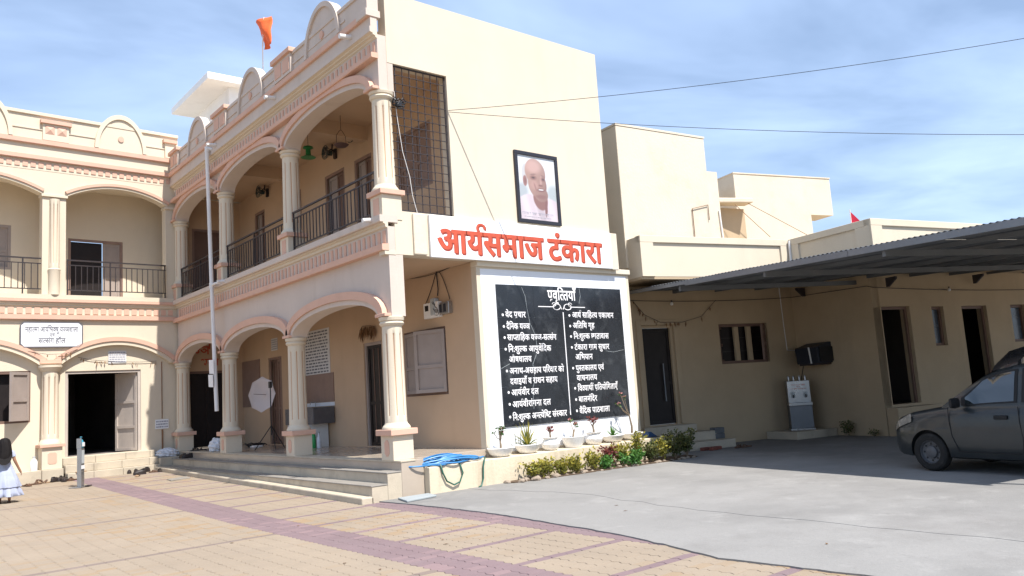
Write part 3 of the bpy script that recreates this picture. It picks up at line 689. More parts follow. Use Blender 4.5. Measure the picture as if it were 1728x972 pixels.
# ================================================================== HALL WING (left), own frame: x = -u, y = -v
wing = thing('hall_wing', 'sunlit cream hall wing with wide doorway, blind arches and coral trimmed balcony', 'building', WO, WA)
LX = lambda u, d, z: (-u, -d, z)
UL = 8.2
UC = [3.12, 6.6]                       # pilaster centres
wb = [(.10, 2.90), (3.34, 6.38), (6.82, 9.9)]
mb = MB(); arch_wall(mb, LX, -.4, UL, [(a, b, 2.45, .52) for a, b in wb[:2]], 3.7, 0, -.16)
weld(mb.build('arch_wall', 'plaster', wing))
door = (.86, 2.74, .10, 2.30); win = (3.53, 5.9, 1.05, 2.34)
mb = MB(); wall(mb, LX, -.4, UL, -.6, 3.4, -.14, -.38, [door, win]); weld(mb.build('hall_wall', 'plaster', wing))
MB().box(-UL, .05, .36, .38, 3.4, 4.2).build('hall_wall', 'plaster', wing)
for a, b in wb[:2]:
    mb = MB(); arch_rib(mb, LX, a, b, 2.45, .52, .10, .215, .055, -.05); mb.build('arch_rib', 'coral', wing, 40)
    mb = MB(); arch_rib(mb, LX, a, b, 2.45, .52, -.002, .098, .025, -.05); mb.build('arch_rib', 'plaster', wing, 40)
for uc in UC: MB().box(-uc - .25, -uc + .25, -.06, -.005, 2.50, 2.60).build('rib_joint', 'coral', wing, bevel=.006)
# pilasters: pedestal, shaft, capital
wsh = column_mesh(.58, 2.30, .20, .185)
for uc in UC:
    c = link('pilaster', wsh, wing, (-uc, -.0, 0))
    b = MB().box(-.23, .23, -.24, .13, -.14, .40).build('pedestal', 'plaster', c, bevel=.008)
    MB().box(-.29, .29, -.30, .13, .40, .48).build('pedestal_cap', 'coral', c, bevel=.008)
    MB().lathe([(.25, .48), (.25, .50), (.22, .55), (.20, .60)], 36).build('base_moulding', 'plaster', c, 50)
    MB().prism(octo(.10, .14, .035), 0, .008, lambda p, q, e: (p, -.24 - e, .13 + q)).build('pedestal_panel', 'coral', c)
    MB().lathe([(.19, 2.29), (.22, 2.32), (.25, 2.38), (.27, 2.40), (.27, 2.45), (.2, 2.452)], 36).build('capital', 'plaster', c, 40)
# band between the storeys
PR = lambda nm, pts, m: profile(nm, pts, m, wing, LX, -.16, UL)
PR('floor_ledge', [(-.1, 3.62), (.075, 3.62), (.085, 3.635), (.085, 3.745), (-.1, 3.755)], 'coral')
wf = PR('dentil_frieze', [(-.1, 3.755), (.02, 3.755), (.02, 3.965), (-.1, 3.965)], 'plaster')
PR('floor_moulding', [(-.1, 3.965), (.04, 3.965), (.06, 3.985), (.06, 4.02), (.085, 4.035), (.085, 4.065), (-.1, 4.065)], 'plaster')
PR('floor_fascia', [(-.1, 4.065), (.11, 4.065), (.12, 4.08), (.12, 4.15), (-.1, 4.155)], 'coral')
MB().box(-UL, .0, -.10, 1.6, 4.155, 4.27).build('balcony_floor', 'plaster', wing)
wd = MB().box(-.065, .065, -.016, 0, -.075, .075).mesh('dentil', 'coral')
wd2 = MB().box(-.058, .058, -.018, 0, -.07, .07).mesh('dentil', 'coral')
for i in range(34): link('dentil', wd, wf, (-.10 - i * .196, -.02, 3.86))
# upper storey
UA = [(.16, 2.74), (3.36, 6.3)]
mb = MB(); arch_wall(mb, LX, -.4, UL, [(a, b, 6.93, .34) for a, b in UA], 7.80, 0, -.28); weld(mb.build('balcony_arch_wall', 'plaster', wing))
for a, b in UA:
    mb = MB(); arch_rib(mb, LX, a, b, 6.93, .34, .06, .135, .06, -.05); mb.build('arch_rib', 'coral', wing, 40)
    mb = MB(); arch_rib(mb, LX, a, b, 6.93, .34, -.002, .058, .03, -.05); mb.build('arch_rib', 'plaster', wing, 40)
ush = column_mesh(4.95, 6.80, .125, .12)
for uc, e in ((3.05, .28), (6.6, .28), (.02, .17)):
    p = MB().box(-uc - e, -uc + e, .02, .30, 4.27, 6.93).build('balcony_pier', 'plaster', wing, bevel=.006)
    MB().box(-uc - e - .03, -uc + e + .03, -.03, .30, 6.86, 6.93).build('pier_cap', 'plaster', p, bevel=.006)
    if uc > 1:
        s_ = link('shaft', ush, p, (-uc, .0, 0)); MB().lathe([(.14, 4.27), (.13, 4.4), (.14, 4.9), (.15, 4.93), (.13, 4.96)], 32, (-uc, 0, 0)).build('shaft_base', 'plaster', p, 40)
wf2 = PR('dentil_frieze', [(-.1, 7.54), (.006, 7.54), (.006, 7.80), (-.1, 7.80)], 'plaster')
for i in range(36): link('dentil', wd2, wf2, (-.12 - i * .181, -.006, 7.68))
PR('cornice_ledge', [(-.1, 7.80), (.075, 7.80), (.085, 7.815), (.085, 7.92), (-.1, 7.93)], 'coral')
PR('cornice_wall', [(-.1, 7.93), (.02, 7.93), (.02, 8.22), (-.1, 8.22)], 'plaster')
PR('parapet_ledge', [(-.1, 8.22), (.085, 8.22), (.095, 8.235), (.095, 8.35), (-.1, 8.36)], 'coral')
PR('parapet', [(-.1, 8.36), (.03, 8.36), (.03, 9.0), (-.1, 9.0)], 'plaster')
PR('parapet_coping', [(-.12, 9.0), (.065, 9.0), (.075, 9.01), (.075, 9.09), (-.12, 9.10)], 'plaster')
MB().box(-UL, .0, -.05, -.03, 8.62, 8.655).build('parapet_bead', 'plaster', wing)
for uc in (1.42, 4.72):
    d = MB().prism(dome_poly(.58, .90), -.05, .06, lambda p, q, e: (-uc + p, -e, 8.362 + q)).build('parapet_dome', 'plaster', wing)
    rim = MB(); n = 28; vs = []
    for i in range(n + 1):
        a = math.pi * i / n
        for r_, h in ((.58, .90), (.68, 1.03)):
            for y in (-.105, .06): vs.append((-uc - r_ * math.cos(a), y, 8.362 + h * math.sin(a)))
    fs = []
    for i in range(n):
        a, b = 4 * i, 4 * i + 4
        fs += [(a, b, b + 2, a + 2), (a + 1, a + 3, b + 3, b + 1), (a, a + 1, b + 1, b), (a + 2, b + 2, b + 3, a + 3)]
    fs += [(0, 2, 3, 1), (4 * n, 4 * n + 1, 4 * n + 3, 4 * n + 2)]
    rim.add(vs, fs).build('dome_rim', 'plaster', d, 40)
    MB().prism([(.075 * math.cos(2 * math.pi * i / 18), .085 * math.sin(2 * math.pi * i / 18)) for i in range(18)], .06, .085, lambda p, q, e: (-uc + p, -e, 8.70 + q)).build('medallion', 'coral', d)
for u0, u1 in ((2.74, 3.36), (-.05, .22), (6.1, 6.7)):
    b = MB().box(-u1, -u0, -.09, -.02, 8.36, 8.80).build('parapet_box', 'plaster', wing)
    MB().box(-u1 - .06, -u0 + .06, -.15, -.02, 8.80, 8.90).build('box_cap', 'coral', b, bevel=.008)
    if u0 > 0:
        for k in (.27, .73):
            c = -u0 - (u1 - u0) * k; h = .115
            MB().add([(c - h, -.09, 8.52), (c + h, -.09, 8.52), (c + h, -.09, 8.76), (c - h, -.09, 8.76), (c, -.13, 8.64)], [(0, 1, 4), (1, 2, 4), (2, 3, 4), (3, 0, 4)]).build('box_panel', 'coral', b)
# balcony back wall, ceiling, its door and shutter
bd = (.94, 2.38, 4.27, 6.07); bd2 = (3.76, 4.9, 5.1, 6.3)
mb = MB(); wall(mb, LX, -1.6, UL, 4.27, 7.6, -1.3, -1.5, [bd, bd2]); weld(mb.build('balcony_wall', 'plaster', wing))
MB().box(-UL, 1.6, .281, 1.6, 7.45, 7.7).build('balcony_ceiling', 'plaster', wing)
MB().box(-UL, 1.6, .1, 8.0, 7.7, 7.9).build('roof_slab', 'plaster', wing)
bdo = framed(wing, LX, *bd[:2], bd[2], bd[3], -1.36, 'brown_paint', 'door')
leaf(bdo, LX, 1.0, 1.46, 4.28, 6.0, -1.38, 'shutter'); MB().box(-2.31, -1.47, 1.43, 1.45, 4.28, 6.0).build('door_unlit_sheet', 'dark_wood_and_unlit', bdo)  # open half closed by a near-black sheet in place of unlit space
bwo = framed(wing, LX, *bd2[:2], bd2[2], bd2[3], -1.36, 'shutter', 'window', True); leaf(bwo, LX, 3.8, 4.86, 5.15, 6.25, -1.38, 'shutter', 'shutter_leaf')
railing(wing, (-2.76, -.03, 0), (-.22, -.03, 0), 4.30, 5.22, 18, (.005, .42, .99))
railing(wing, (-6.3, -.03, 0), (-3.36, -.03, 0), 4.30, 5.22, 20, (.01, .33, .66, .86))
# door of the hall: open, dark room behind, one leaf swung in
hd = framed(wing, LX, *door[:2], door[2], door[3], -.22, 'grey_door', 'door')
swung(hd, LX, .93, .12, 2.24, .78, R(-66), 1, -.24, 'grey_door', 'door_leaf', (0, .3, .62, 1))
swung(hd, LX, 2.67, .12, 2.24, .78, R(-84), -1, -.24, 'grey_door', 'door_leaf', (0, .3, .62, 1))
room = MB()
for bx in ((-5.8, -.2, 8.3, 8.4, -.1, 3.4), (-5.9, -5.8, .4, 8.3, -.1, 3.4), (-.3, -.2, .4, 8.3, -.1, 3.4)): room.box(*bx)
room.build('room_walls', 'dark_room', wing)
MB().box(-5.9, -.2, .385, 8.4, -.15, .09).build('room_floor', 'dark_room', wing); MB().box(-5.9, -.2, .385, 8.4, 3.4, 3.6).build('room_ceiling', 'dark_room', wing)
hw = framed(wing, LX, *win[:2], win[2], win[3], -.20, 'brown_frame', 'window', True)
swung(hw, LX, 3.58, 1.10, 2.30, .62, R(40), 1, -.12, 'shutter'); swung(hw, LX, 5.85, 1.10, 2.30, .62, R(30), -1, -.12, 'shutter')
leaf(hw, LX, 4.22, 4.80, 1.1, 2.3, -.17, 'shutter', 'shutter_leaf'); MB().box(-5.89, -3.54, .30, .31, 1.06, 2.33).build('window_unlit_sheet', 'dark_wood_and_unlit', hw)  # sheet behind the shutters painted near-black as the unlit hall
# base course and the door steps
wsx = MB().box(-UL, -3.36, -.26, .139, -.6, -.14); wsx.box(-3.36, -2.88, -.32, .139, -.6, -.142)
wsx.build('base_course', 'step_stone', wing, bevel=.01)
stp = MB().box(-2.87, -.62, -.16, .16, -.6, .097).build('door_step', 'step_stone', wing, bevel=.008)
y = -2.86
for z0, z1, v in ((-.08, .098, .20), (-.27, -.083, .42), (-.47, -.273, .62)):
    x = -2.87
    while x < -.63:
        e = min(x + random.uniform(.55, .8), -.62)
        MB().box(x + .003, e - .003, -v, -.161 if v < .3 else -v + .24, z0, z1).build('step_block', 'step_stone', stp, bevel=.008); x = e
MB().box(-.61, .0, -.55, .139, -.6, -.12).build('corner_block', 'step_stone', wing, bevel=.012)
# sign plates on the wing
# ================================================================== ANNEX (right), own frame
ann = thing('annex_building', 'cream single storey annex with projecting parapet behind the metal shed', 'building', AO, AA)
BX = lambda u, d, z: (u, 1.2 - d, z)          # wall 1 faces the yard
CXF = lambda u, d, z: (5.92 - d, u, z)        # wall 2 faces back along the yard
DXF = lambda u, d, z: (u, -1.3 - d, z)        # wall 3
adoor = (1.0, 1.95, .0, 2.37); awin = (3.36, 4.95, 1.35, 2.35)
mb = MB(); wall(mb, BX, -.2, 5.92, -.8, 3.5, 0, -.25, [adoor, awin]); weld(mb.build('yard_wall', 'plaster_annex_shaded', ann))
mb = MB(); wall(mb, CXF, -1.3, 1.2, -.8, 3.5, 0, -.25, []); weld(mb.build('return_wall', 'plaster_annex_shaded', ann))
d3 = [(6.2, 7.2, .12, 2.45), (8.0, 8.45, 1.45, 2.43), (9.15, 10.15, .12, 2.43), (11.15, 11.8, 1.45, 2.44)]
mb = MB(); wall(mb, DXF, 5.921, 16, -.8, 3.5, 0, -.28, d3); weld(mb.build('doorway_wall', 'plaster_annex_shaded', ann))
# parapet carried on a projecting slab
def parapet_run(fn, u0, u1, nm='parapet'):
    mb = MB(); wall(mb, fn, u0, u1, 3.36, 4.28, 0, -.14, []); p = weld(mb.build(nm, 'plaster', ann))
    MB().prism([(u0, 4.13), (u1, 4.13), (u1, 4.285), (u0, 4.285)], -.15, .045, lambda p_, q, e: fn(p_, e, q)).build('parapet_coping', 'plaster', p, bevel=.008)
    for a, b in ((u0, u0 + .35), (u1 - .3, u1)): MB().prism([(a, 3.36), (b, 3.36), (b, 4.129), (a, 4.129)], -.01, .043, lambda p_, q, e: fn(p_, e, q)).build('parapet_pier', 'plaster', p)
    return p
parapet_run(lambda u, d, z: (u, 0.0 - d, z), .30, 4.78)
parapet_run(lambda u, d, z: (4.78 - d, u, z), -2.4, -.05)
parapet_run(lambda u, d, z: (u, -2.45 - d, z), 4.73, 14)
MB().box(.305, .44, .141, 1.19, 3.361, 4.27).build('parapet_return', 'plaster', ann)
sl = MB().box(.30, 4.785, .005, 1.195, 3.30, 3.359); sl.box(4.79, 16, -2.445, 1.195, 3.30, 3.359); sl.build('eaves_slab', 'plaster_annex_shaded', ann)
MB().box(.45, 16, 1.2, 9, 3.36, 3.6).build('roof_slab', 'plaster_annex_shaded', ann)
# door, window, steps
ad = framed(ann, BX, 1.0, 1.95, .0, 2.37, -.10, 'plaster_annex_shaded', 'door')
leaf(ad, BX, 1.07, 1.88, .02, 2.30, -.13, 'dark_wood_and_unlit'); MB().tube([(1.62, 1.28, .55), (1.62, 1.28, 1.45)], .018, 8).build('door_bar', 'galv', ad)
for a, b, c, e in ((.86, .999, .0, 2.5), (1.951, 2.09, .0, 2.5), (.999, 1.951, 2.371, 2.5)): MB().prism([(a, c), (b, c), (b, e), (a, e)], -.02, .03, lambda p, q, t: BX(p, t, q)).build('door_surround', 'plaster_annex_shaded', ad, bevel=.008)
aw = framed(ann, BX, *awin[:2], awin[2], awin[3], -.12, 'brown_frame', 'window', True)
for u in (4.0, 4.42): MB().box(u - .07, u + .07, 1.30, 1.36, 1.40, 2.30).build('mullion', 'plaster_annex_shaded', aw)
swung(aw, BX, 4.90, 1.40, 2.30, .42, R(38), -1, -.06, 'brown_frame', rails=(0, .48, 1)); swung(aw, BX, 3.41, 1.40, 2.30, .42, R(-35), 1, -.10, 'brown_frame', rails=(0, .48, 1))
MB().box(3.37, 4.94, 1.42, 1.43, 1.36, 2.34).build('window_unlit_sheet', 'dark_wood_and_unlit', aw)  # near-black backing sheet instead of an unlit annex room
for z, t in ((1.66, .008), (2.0, .008)): MB().box(3.5, 4.85, 1.385, 1.393, z, z + .014).build('window_bar', 'iron', aw)
MB().box(.6, 2.78, .32, 1.19, -.75, -.40).build('entry_step', 'step_stone', ann, bevel=.012)
MB().box(.6, 2.55, .66, 1.19, -.399, -.20).build('entry_step', 'step_stone', ann, bevel=.012)
MB().box(.7, 2.2, .95, 1.19, -.199, -.02).build('entry_step', 'step_stone', ann, bevel=.012)
MB().box(4.55, 5.9, .15, 1.19, -.75, -.40).build('cooler_plinth', 'step_stone', ann, bevel=.015)
for i, (a, b, c, e) in enumerate(d3):
    o = framed(ann, DXF, a, b, c, e, -.14, 'brown_frame', 'door' if i in (0, 2) else 'window', i not in (0, 2))
    if i not in (0, 2): MB().box(a + .07, b - .07, -1.16, -1.155, c + .07, e - .07).build('pane', 'window_blue', o)
MB().box(5.95, 7.5, -1.62, -1.301, -.8, .06).build('door_sill', 'plaster_annex_shaded', ann, bevel=.012); MB().box(9.0, 10.3, -1.62, -1.301, -.8, .06).build('door_sill', 'plaster_annex_shaded', ann, bevel=.012)
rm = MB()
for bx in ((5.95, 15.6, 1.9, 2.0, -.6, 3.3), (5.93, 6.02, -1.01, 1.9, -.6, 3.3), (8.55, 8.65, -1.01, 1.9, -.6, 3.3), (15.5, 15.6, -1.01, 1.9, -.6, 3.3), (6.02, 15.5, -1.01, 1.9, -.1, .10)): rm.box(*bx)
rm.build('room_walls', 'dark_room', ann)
# upper block behind the gable and the far roof structures
tw = thing('stair_block', 'plain weathered cream block rising behind the annex parapet', 'building', (6.56, .40, 0), R(-7))
MB().box(0, 2.86, 0, 4.0, 3.62, 7.0).build('wall', 'plaster_old', tw, bevel=.015)
MB().box(-.012, 2.875, -.012, 4.0, 7.0, 7.05).build('coping', 'plaster_old', tw)
MB().tube([(2.2, -.03, 3.7), (2.2, -.03, 5.15), (2.75, -.03, 5.28), (2.75, -.03, 4.9)], .012, 6).build('pipe', 'rust', tw)
fb = thing('roof_room', 'small cream roof room with a broken concrete ledge behind the block', 'building', AN(6.4, 5.0, 0), AA)
MB().box(0, .78, 0, 3, 3.6, 7.58).build('wall', 'plaster_old', fb)
MB().box(.80, 2.1, .35, 3, 3.6, 6.5).build('wall', 'plaster_annex_shaded', fb)
MB().prism([(.74, 0), (2.0, -.22), (2.1, .3), (.79, .5)], 6.58, 6.74, lambda p, q, e: (p, q, e)).build('ledge', 'plaster_old', fb, bevel=.03)
MB().tube([(.83, -.03, 3.7), (.70, -.03, 6.3)], .03, 8).build('pipe', 'pvc', fb)
MB().box(-.2, -.02, -.03, -.005, 5.5, 5.62).build('vent', 'rust', fb)
ft = thing('water_tank_room', 'long cream tank wall with an overhanging end on the far roof', 'building', AN(8.42, 5.6, 0), R(-16))
tp = MB(); tp.prism([(0, 3.6), (3.2, 3.6), (3.2, 6.45), (4.22, 6.45), (4.22, 7.78), (0, 7.78)], 0, .9, lambda p, q, e: (p, e, q)); tp.build('wall', 'plaster_old', ft)
MB().box(-.02, 4.24, -.02, .92, 7.78, 7.82).build('coping', 'plaster_old', ft)
for q, (a_, b_) in enumerate((((1262, 343), (1365, 398)), ((1240, 345), (1300, 400)))):
    A_ = hit(*a_, AN(0, 4.9, 0), AY); B_ = hit(*b_, AN(0, 4.6, 0), AY); tag(MB().tube([A_, B_], .010, 5).build('stay_wire', 'rust'), ('longer', 'shorter')[q] + ' slack stay wire slanting down from the roof ledge', 'wire')
# ================================================================== METAL SHED
def rz(x, y): return 3.15 + .0346 * (y - 1.2) + .026 * (x - .55)
shed = thing('metal_shed', 'open grey corrugated metal shed roof over the parking yard', 'shed', AO, AA)
ys0, ys1, xs0, xs1 = 1.12, -9.6, .55, 15.5
nsh = 10; wsh_ = (ys0 - ys1) / nsh
def sheet_mesh():
    mb = MB(); k = 44; vs = []
    for i in range(k + 1):
        yy = -wsh_ * i / k - (0.0); z = .012 * math.sin(2 * math.pi * i / k * 11); vs += [(0, yy, z + .0346 * yy), (xs1 - xs0, yy, z + .0346 * yy + .026 * (xs1 - xs0))]
    for i in range(k): mb.f.append((2 * i, 2 * i + 1, 2 * i + 3, 2 * i + 2)); mb.m.append(0); mb.tone.append(0.0)
    mb.v = vs; me = mb.mesh('roof_sheet', 'sheet', 60); return me
sm = sheet_mesh()
for i in range(nsh):
    yy = ys0 - wsh_ * i; o = link('roof_sheet', sm, shed, (xs0, yy, rz(xs0, yy) + .02 + .004 * (i % 2)))
    sd_ = o.modifiers.new('solid', 'SOLIDIFY'); sd_.thickness = .002
def beam(x0, y0, x1, y1, h, t, dz, nm, m='galv', par=shed):
    a = Vector((x0, y0, rz(x0, y0) + dz)); b = Vector((x1, y1, rz(x1, y1) + dz)); d = (b - a).normalized(); s_ = d.cross(Vector((0, 0, 1))).normalized() * t / 2; up = Vector((0, 0, h))
    v = [a - s_ - up, a + s_ - up, a + s_, a - s_, b - s_ - up, b + s_ - up, b + s_, b - s_]
    return MB().add(v, [(0, 1, 2, 3), (7, 6, 5, 4), (0, 3, 7, 4), (1, 5, 6, 2), (3, 2, 6, 7), (0, 4, 5, 1)]).build(nm, m, par)
beam(.53, 1.1, .53, -1.2, .07, .05, .005, 'edge_channel'); beam(.53, -1.21, .53, -5.4, .10, .06, .008, 'edge_channel'); beam(.53, -5.41, .53, -9.6, .10, .06, .008, 'edge_channel')
for x in (1.9, 3.2, 4.5, 5.8, 7.3, 8.8, 10.3, 11.8, 13.3): beam(x, 1.0 if x < 5.7 else -1.35, x, -9.5, .075, .05, .0, 'purlin', 'sheet')
for y in (-.9, -3.4, -6.0, -9.3): beam(.6, y, 15, y, .10, .06, -.08, 'rafter', 'sheet')
for x, y, dx_, dy_ in ((5.80, .62, -1, 0), (6.35, -1.42, 0, -1), (9.6, -1.42, 0, -1)):
    z = rz(x, y); MB().prism([(0, 0), (.28, 0), (.28, -.05), (.06, -.22), (0, -.22)], -.03, .03, lambda p, q, e: (x + dx_ * p + dy_ * e, y + dy_ * p + dx_ * e, z - .09 + q)).build('wall_bracket', 'iron', shed)
for x in (.62, 7.5, 15.0): MB().tube([(x, -9.3, -.62), (x, -9.3, rz(x, -9.3) - .16)], .045, 10).build('post', 'galv', shed, 40)

# ================================================================== LETTERING
_gl = {}
CONS = set('कखगघङचछजझञटठडढणतथदधनपफबभमयरलवशषसहळ')
PRE = 'ि'; VIR = '्'
def glyphs(chars, off):
    need = [c for c in chars if (c, off) not in _gl and c != ' ']
    obs = []
    for c in need:
        cu = bpy.data.curves.new('tmp', 'FONT'); cu.body = c; cu.size = 1; cu.offset = off; cu.resolution_u = 3
        o = bpy.data.objects.new('tmp', cu); COL.objects.link(o); obs.append((c, cu, o))
    bpy.context.view_layer.update(); dg = bpy.context.evaluated_depsgraph_get()
    for c, cu, o in obs:
        me = o.evaluated_get(dg).to_mesh()
        _gl[(c, off)] = ([tuple(v.co) for v in me.vertices], [tuple(p.vertices) for p in me.polygons])
        o.evaluated_get(dg).to_mesh_clear()
    for c, cu, o in obs: bpy.data.objects.remove(o); bpy.data.curves.remove(cu)
def half(g, fr=.70):
    bm = bmesh.new(); vv = [bm.verts.new(v) for v in g[0]]
    for f in g[1]:
        try: bm.faces.new([vv[i] for i in f])
        except ValueError: pass
    xm = max(v[0] for v in g[0]) * fr
    bmesh.ops.bisect_plane(bm, geom=bm.verts[:] + bm.edges[:] + bm.faces[:], plane_co=(xm, 0, 0), plane_no=(1, 0, 0), clear_outer=True)
    bm.verts.index_update(); r_ = ([tuple(v.co) for v in bm.verts], [tuple(v.index for v in f.verts) for f in bm.faces]); bm.free(); return r_, xm
def text_flat(s, off=.0):
    """tiny hand shaper: returns verts, faces (2D) and the width for a Devanagari string"""
    glyphs(set(s), off); V = []; Fc = []; x = 0.0; i = 0
    def put(g, dx):
        o = len(V); V.extend((a + dx, b) for a, b, _ in g[0]); Fc.extend(tuple(k + o for k in f) for f in g[1])
    def poly(pts): o = len(V); V.extend(pts); Fc.append(tuple(range(o, o + len(pts))))
    n = len(s)
    while i < n:
        c = s[i]
        if c == ' ': x += .27; i += 1; continue
        if c in CONS:
            cl = [c]; j = i + 1
            while j + 1 < n and s[j] == VIR and s[j + 1] in CONS: cl.append(s[j + 1]); j += 2
            marks = []
            while j < n and '\u0900' <= s[j] <= '\u0963' and s[j] not in CONS and not ('\u0904' <= s[j] <= '\u0914'): marks.append(s[j]); j += 1
            reph = len(cl) > 1 and cl[0] == 'र'
            if reph: cl = cl[1:]
            rak = len(cl) > 1 and cl[-1] == 'र'
            if rak: cl = cl[:-1]
            if PRE in marks: g = _gl[(PRE, off)]; put(g, x); x += .26; marks.remove(PRE)
            for q in cl[:-1]: g, wv = half(_gl[(q, off)]); put(g, x); x += wv
            g = _gl[(cl[-1], off)]; put(g, x); wv = max(v[0] for v in g[0]) - .008
            if rak:
                xs = x + wv - .11; poly([(xs, .20), (xs, .09), (xs - .20, -.11), (xs - .235, -.035)])
            x += wv
            for q in marks:
                g = _gl[(q, off)]; put(g, x); mx = max(v[0] for v in g[0])
                if mx > .12: x += mx - .008
            if reph:
                pts = [(x - .02 + .11 * math.cos(a) - .05, .74 + .10 * math.sin(a)) for a in [math.pi * (1.25 - .16 * k) for k in range(9)]]
                for (ax, ay), (bx, by) in zip(pts[:-1], pts[1:]): poly([(ax, ay), (bx, by), (bx + (bx - x + .07) * .45, by + (by - .74) * .5), (ax + (ax - x + .07) * .45, ay + (ay - .74) * .5)])
            i = j
        else:
            g = _gl[(c, off)]; put(g, x); mx = max([v[0] for v in g[0]] or [0])
            if mx > .12: x += mx - .008 + (.04 if c in ':-.()' else 0)
            i += 1
    return V, Fc, x
def lettering(s, fn, m, par, width=None, size=None, off=.012, th=.003, nm='lettering'):
    """fn(p, q, e): p along the line, q up, e out of the board"""
    V, Fc, w_ = text_flat(s, off); k = size if size else width / w_; kx = (width / w_) if width else k
    mb = MB(); n = len(V); mb.add([fn(a * kx, b * k, th) for a, b in V], Fc)
    me = bpy.data.meshes.new(nm); me.from_pydata(mb.v, [], mb.f); me.materials.append(M[m]); me.update()
    return link(nm, me, par)
# red sign on the gable
SG = thing('painted_sign', 'white painted name panel with big red Devanagari letters on the gable', 'sign', (0, 0, 0))
MB().box(.935, 5.60, -.06, -.001, 3.49, 4.27).build('sign_panel', 'white_wash', SG, bevel=.006)
MB().box(5.605, 5.80, -.05, -.001, 3.474, 4.275).build('sign_edge', 'plaster_old', SG, bevel=.01)
def sgf(x0, z0, e0, dx=0, dz=0): return lambda p, q, e: (x0 + p + dx, -.06 - e0 - e, z0 + q + dz)
for s_, x0, x1 in (('आर्यसमाज', 1.08, 3.62), ('टंकारा', 3.76, 5.28)):
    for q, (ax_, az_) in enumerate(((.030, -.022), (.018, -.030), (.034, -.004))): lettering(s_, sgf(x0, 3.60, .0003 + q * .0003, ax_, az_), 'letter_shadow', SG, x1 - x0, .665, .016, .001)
    for q, (ax_, az_) in enumerate(((-.009, 0), (.009, .003), (0, -.004))): lettering(s_, sgf(x0, 3.60, .003 + q * .0004, ax_, az_), 'letter_red', SG, x1 - x0, .665, .014, .001)
# black slab board
AB = thing('activity_board', 'black stone slab board with white Devanagari list of activities', 'board', (0, 0, 0))
yb = YB - .006
B0 = ony(835.3, 479.5, yb); B1 = ony(1063, 700, yb); bx0, bx1 = B0.x, ony(1045, 487.1, yb).x; bz1 = B0.z; bz0 = ony(850.8, 721.5, yb).z
cols = [bx0, bx0 + (bx1 - bx0) * .27, bx0 + (bx1 - bx0) * .515, bx0 + (bx1 - bx0) * .77, bx1]; rows = [bz0, bz0 + (bz1 - bz0) * .275, bz0 + (bz1 - bz0) * .545, bz0 + (bz1 - bz0) * .765, bz1]
for i in range(4):
    for j in range(4): MB().box(cols[i] + .002, cols[i + 1] - .002, yb - .02, yb, rows[j] + .002, rows[j + 1] - .002).build('stone_panel', 'black_granite', AB)
MB().box(bx0 + .01, bx1 - .01, yb - .014, yb - .001, bz0 + .01, bz1 - .01).build('joint_grout', 'pic_grey', AB)
def on_board(s, p0, p1, hpx=15.5, size=None, off=.016):
    a, b = ony(*p0, yb - .02), ony(*p1, yb - .02)
    zc = (a.z + b.z) / 2
    wv = b.x - a.x; sz = size or .172
    for q_, ax_ in enumerate((0.0,)): lettering(s, lambda p, q, e: (a.x + p + ax_, yb - .0205 - e - .0004 * q_, zc - .30 * sz + q), 'letter_white', AB, wv, sz, off, .002)
on_board('प्रवृत्तियाँ', (924, 499), (971, 499), size=.30, off=.02)
LN = [('वेद प्रचार', (852.8, 531), (887, 531)), ('दैनिक यज्ञ', (854.6, 550.6), (894, 551)), ('साप्ताहिक यज्ञ-सत्संग', (856, 569.4), (938.8, 569)), ('नि:शुल्क आयुर्वेदिक', (857.7, 589), (930, 588)),
      ('औषधालय', (859, 606.5), (897, 606)), ('अनाथ-असहाय परिवार को', (859.8, 625.8), (951.7, 623)), ('दवाइयाँ व राशन सहाय', (861, 643.5), (941, 640.5)), ('आर्यवीर दल', (862.8, 662), (909, 661)),
      ('आर्यवीरांगना दल', (864.6, 682), (929.4, 679)), ('नि:शुल्क अन्त्येष्टि संस्कार', (865.3, 703.5), (956.7, 698)),
      ('आर्य साहित्य प्रकाशन', (965.2, 532), (1035, 532)), ('अतिथि गृह', (966.6, 550), (1003, 549)), ('नि:शुल्क छात्रावास', (968, 567.5), (1027, 567)), ('टंकारा ग्राम सुधार', (969.5, 586), (1028, 585)),
      ('अभियान', (971, 602.5), (1000, 602)), ('पुस्तकालय एवं', (971.6, 621), (1019, 620)), ('वाचनालय', (973.3, 637.5), (1007.6, 637)), ('विद्यार्थी प्रतियोगिताएँ', (975, 655), (1042, 652)),
      ('बालमंदिर', (976.6, 674), (1007.6, 672)), ('वैदिक पाठशाला', (978, 693), (1029, 690))]
nob = {4, 6, 14, 16}
dot = MB().prism([(.026 * math.cos(2 * math.pi * i / 10), .026 * math.sin(2 * math.pi * i / 10)) for i in range(10)], 0, .003, lambda p, q, e: (p, -e, q)).mesh('bullet', 'letter_white')
for k, (s_, a, b) in enumerate(LN):
    on_board(s_, a, b)
    if k not in nob: P = ony(a[0] - 4.5, a[1] + .3, yb - .02); link('bullet', dot, AB, (P.x, yb - .0205, P.z))
fl = MB()
P = ony(908, 517.5, yb - .02); Q = ony(987, 518.5, yb - .02); zc = (P.z + Q.z) / 2; xc = (P.x + Q.x) / 2; yy = yb - .023
fl.box(P.x, xc - .22, yy, yy + .002, zc - .008, zc + .008); fl.box(xc + .22, Q.x, yy, yy + .002, zc - .008, zc + .008)
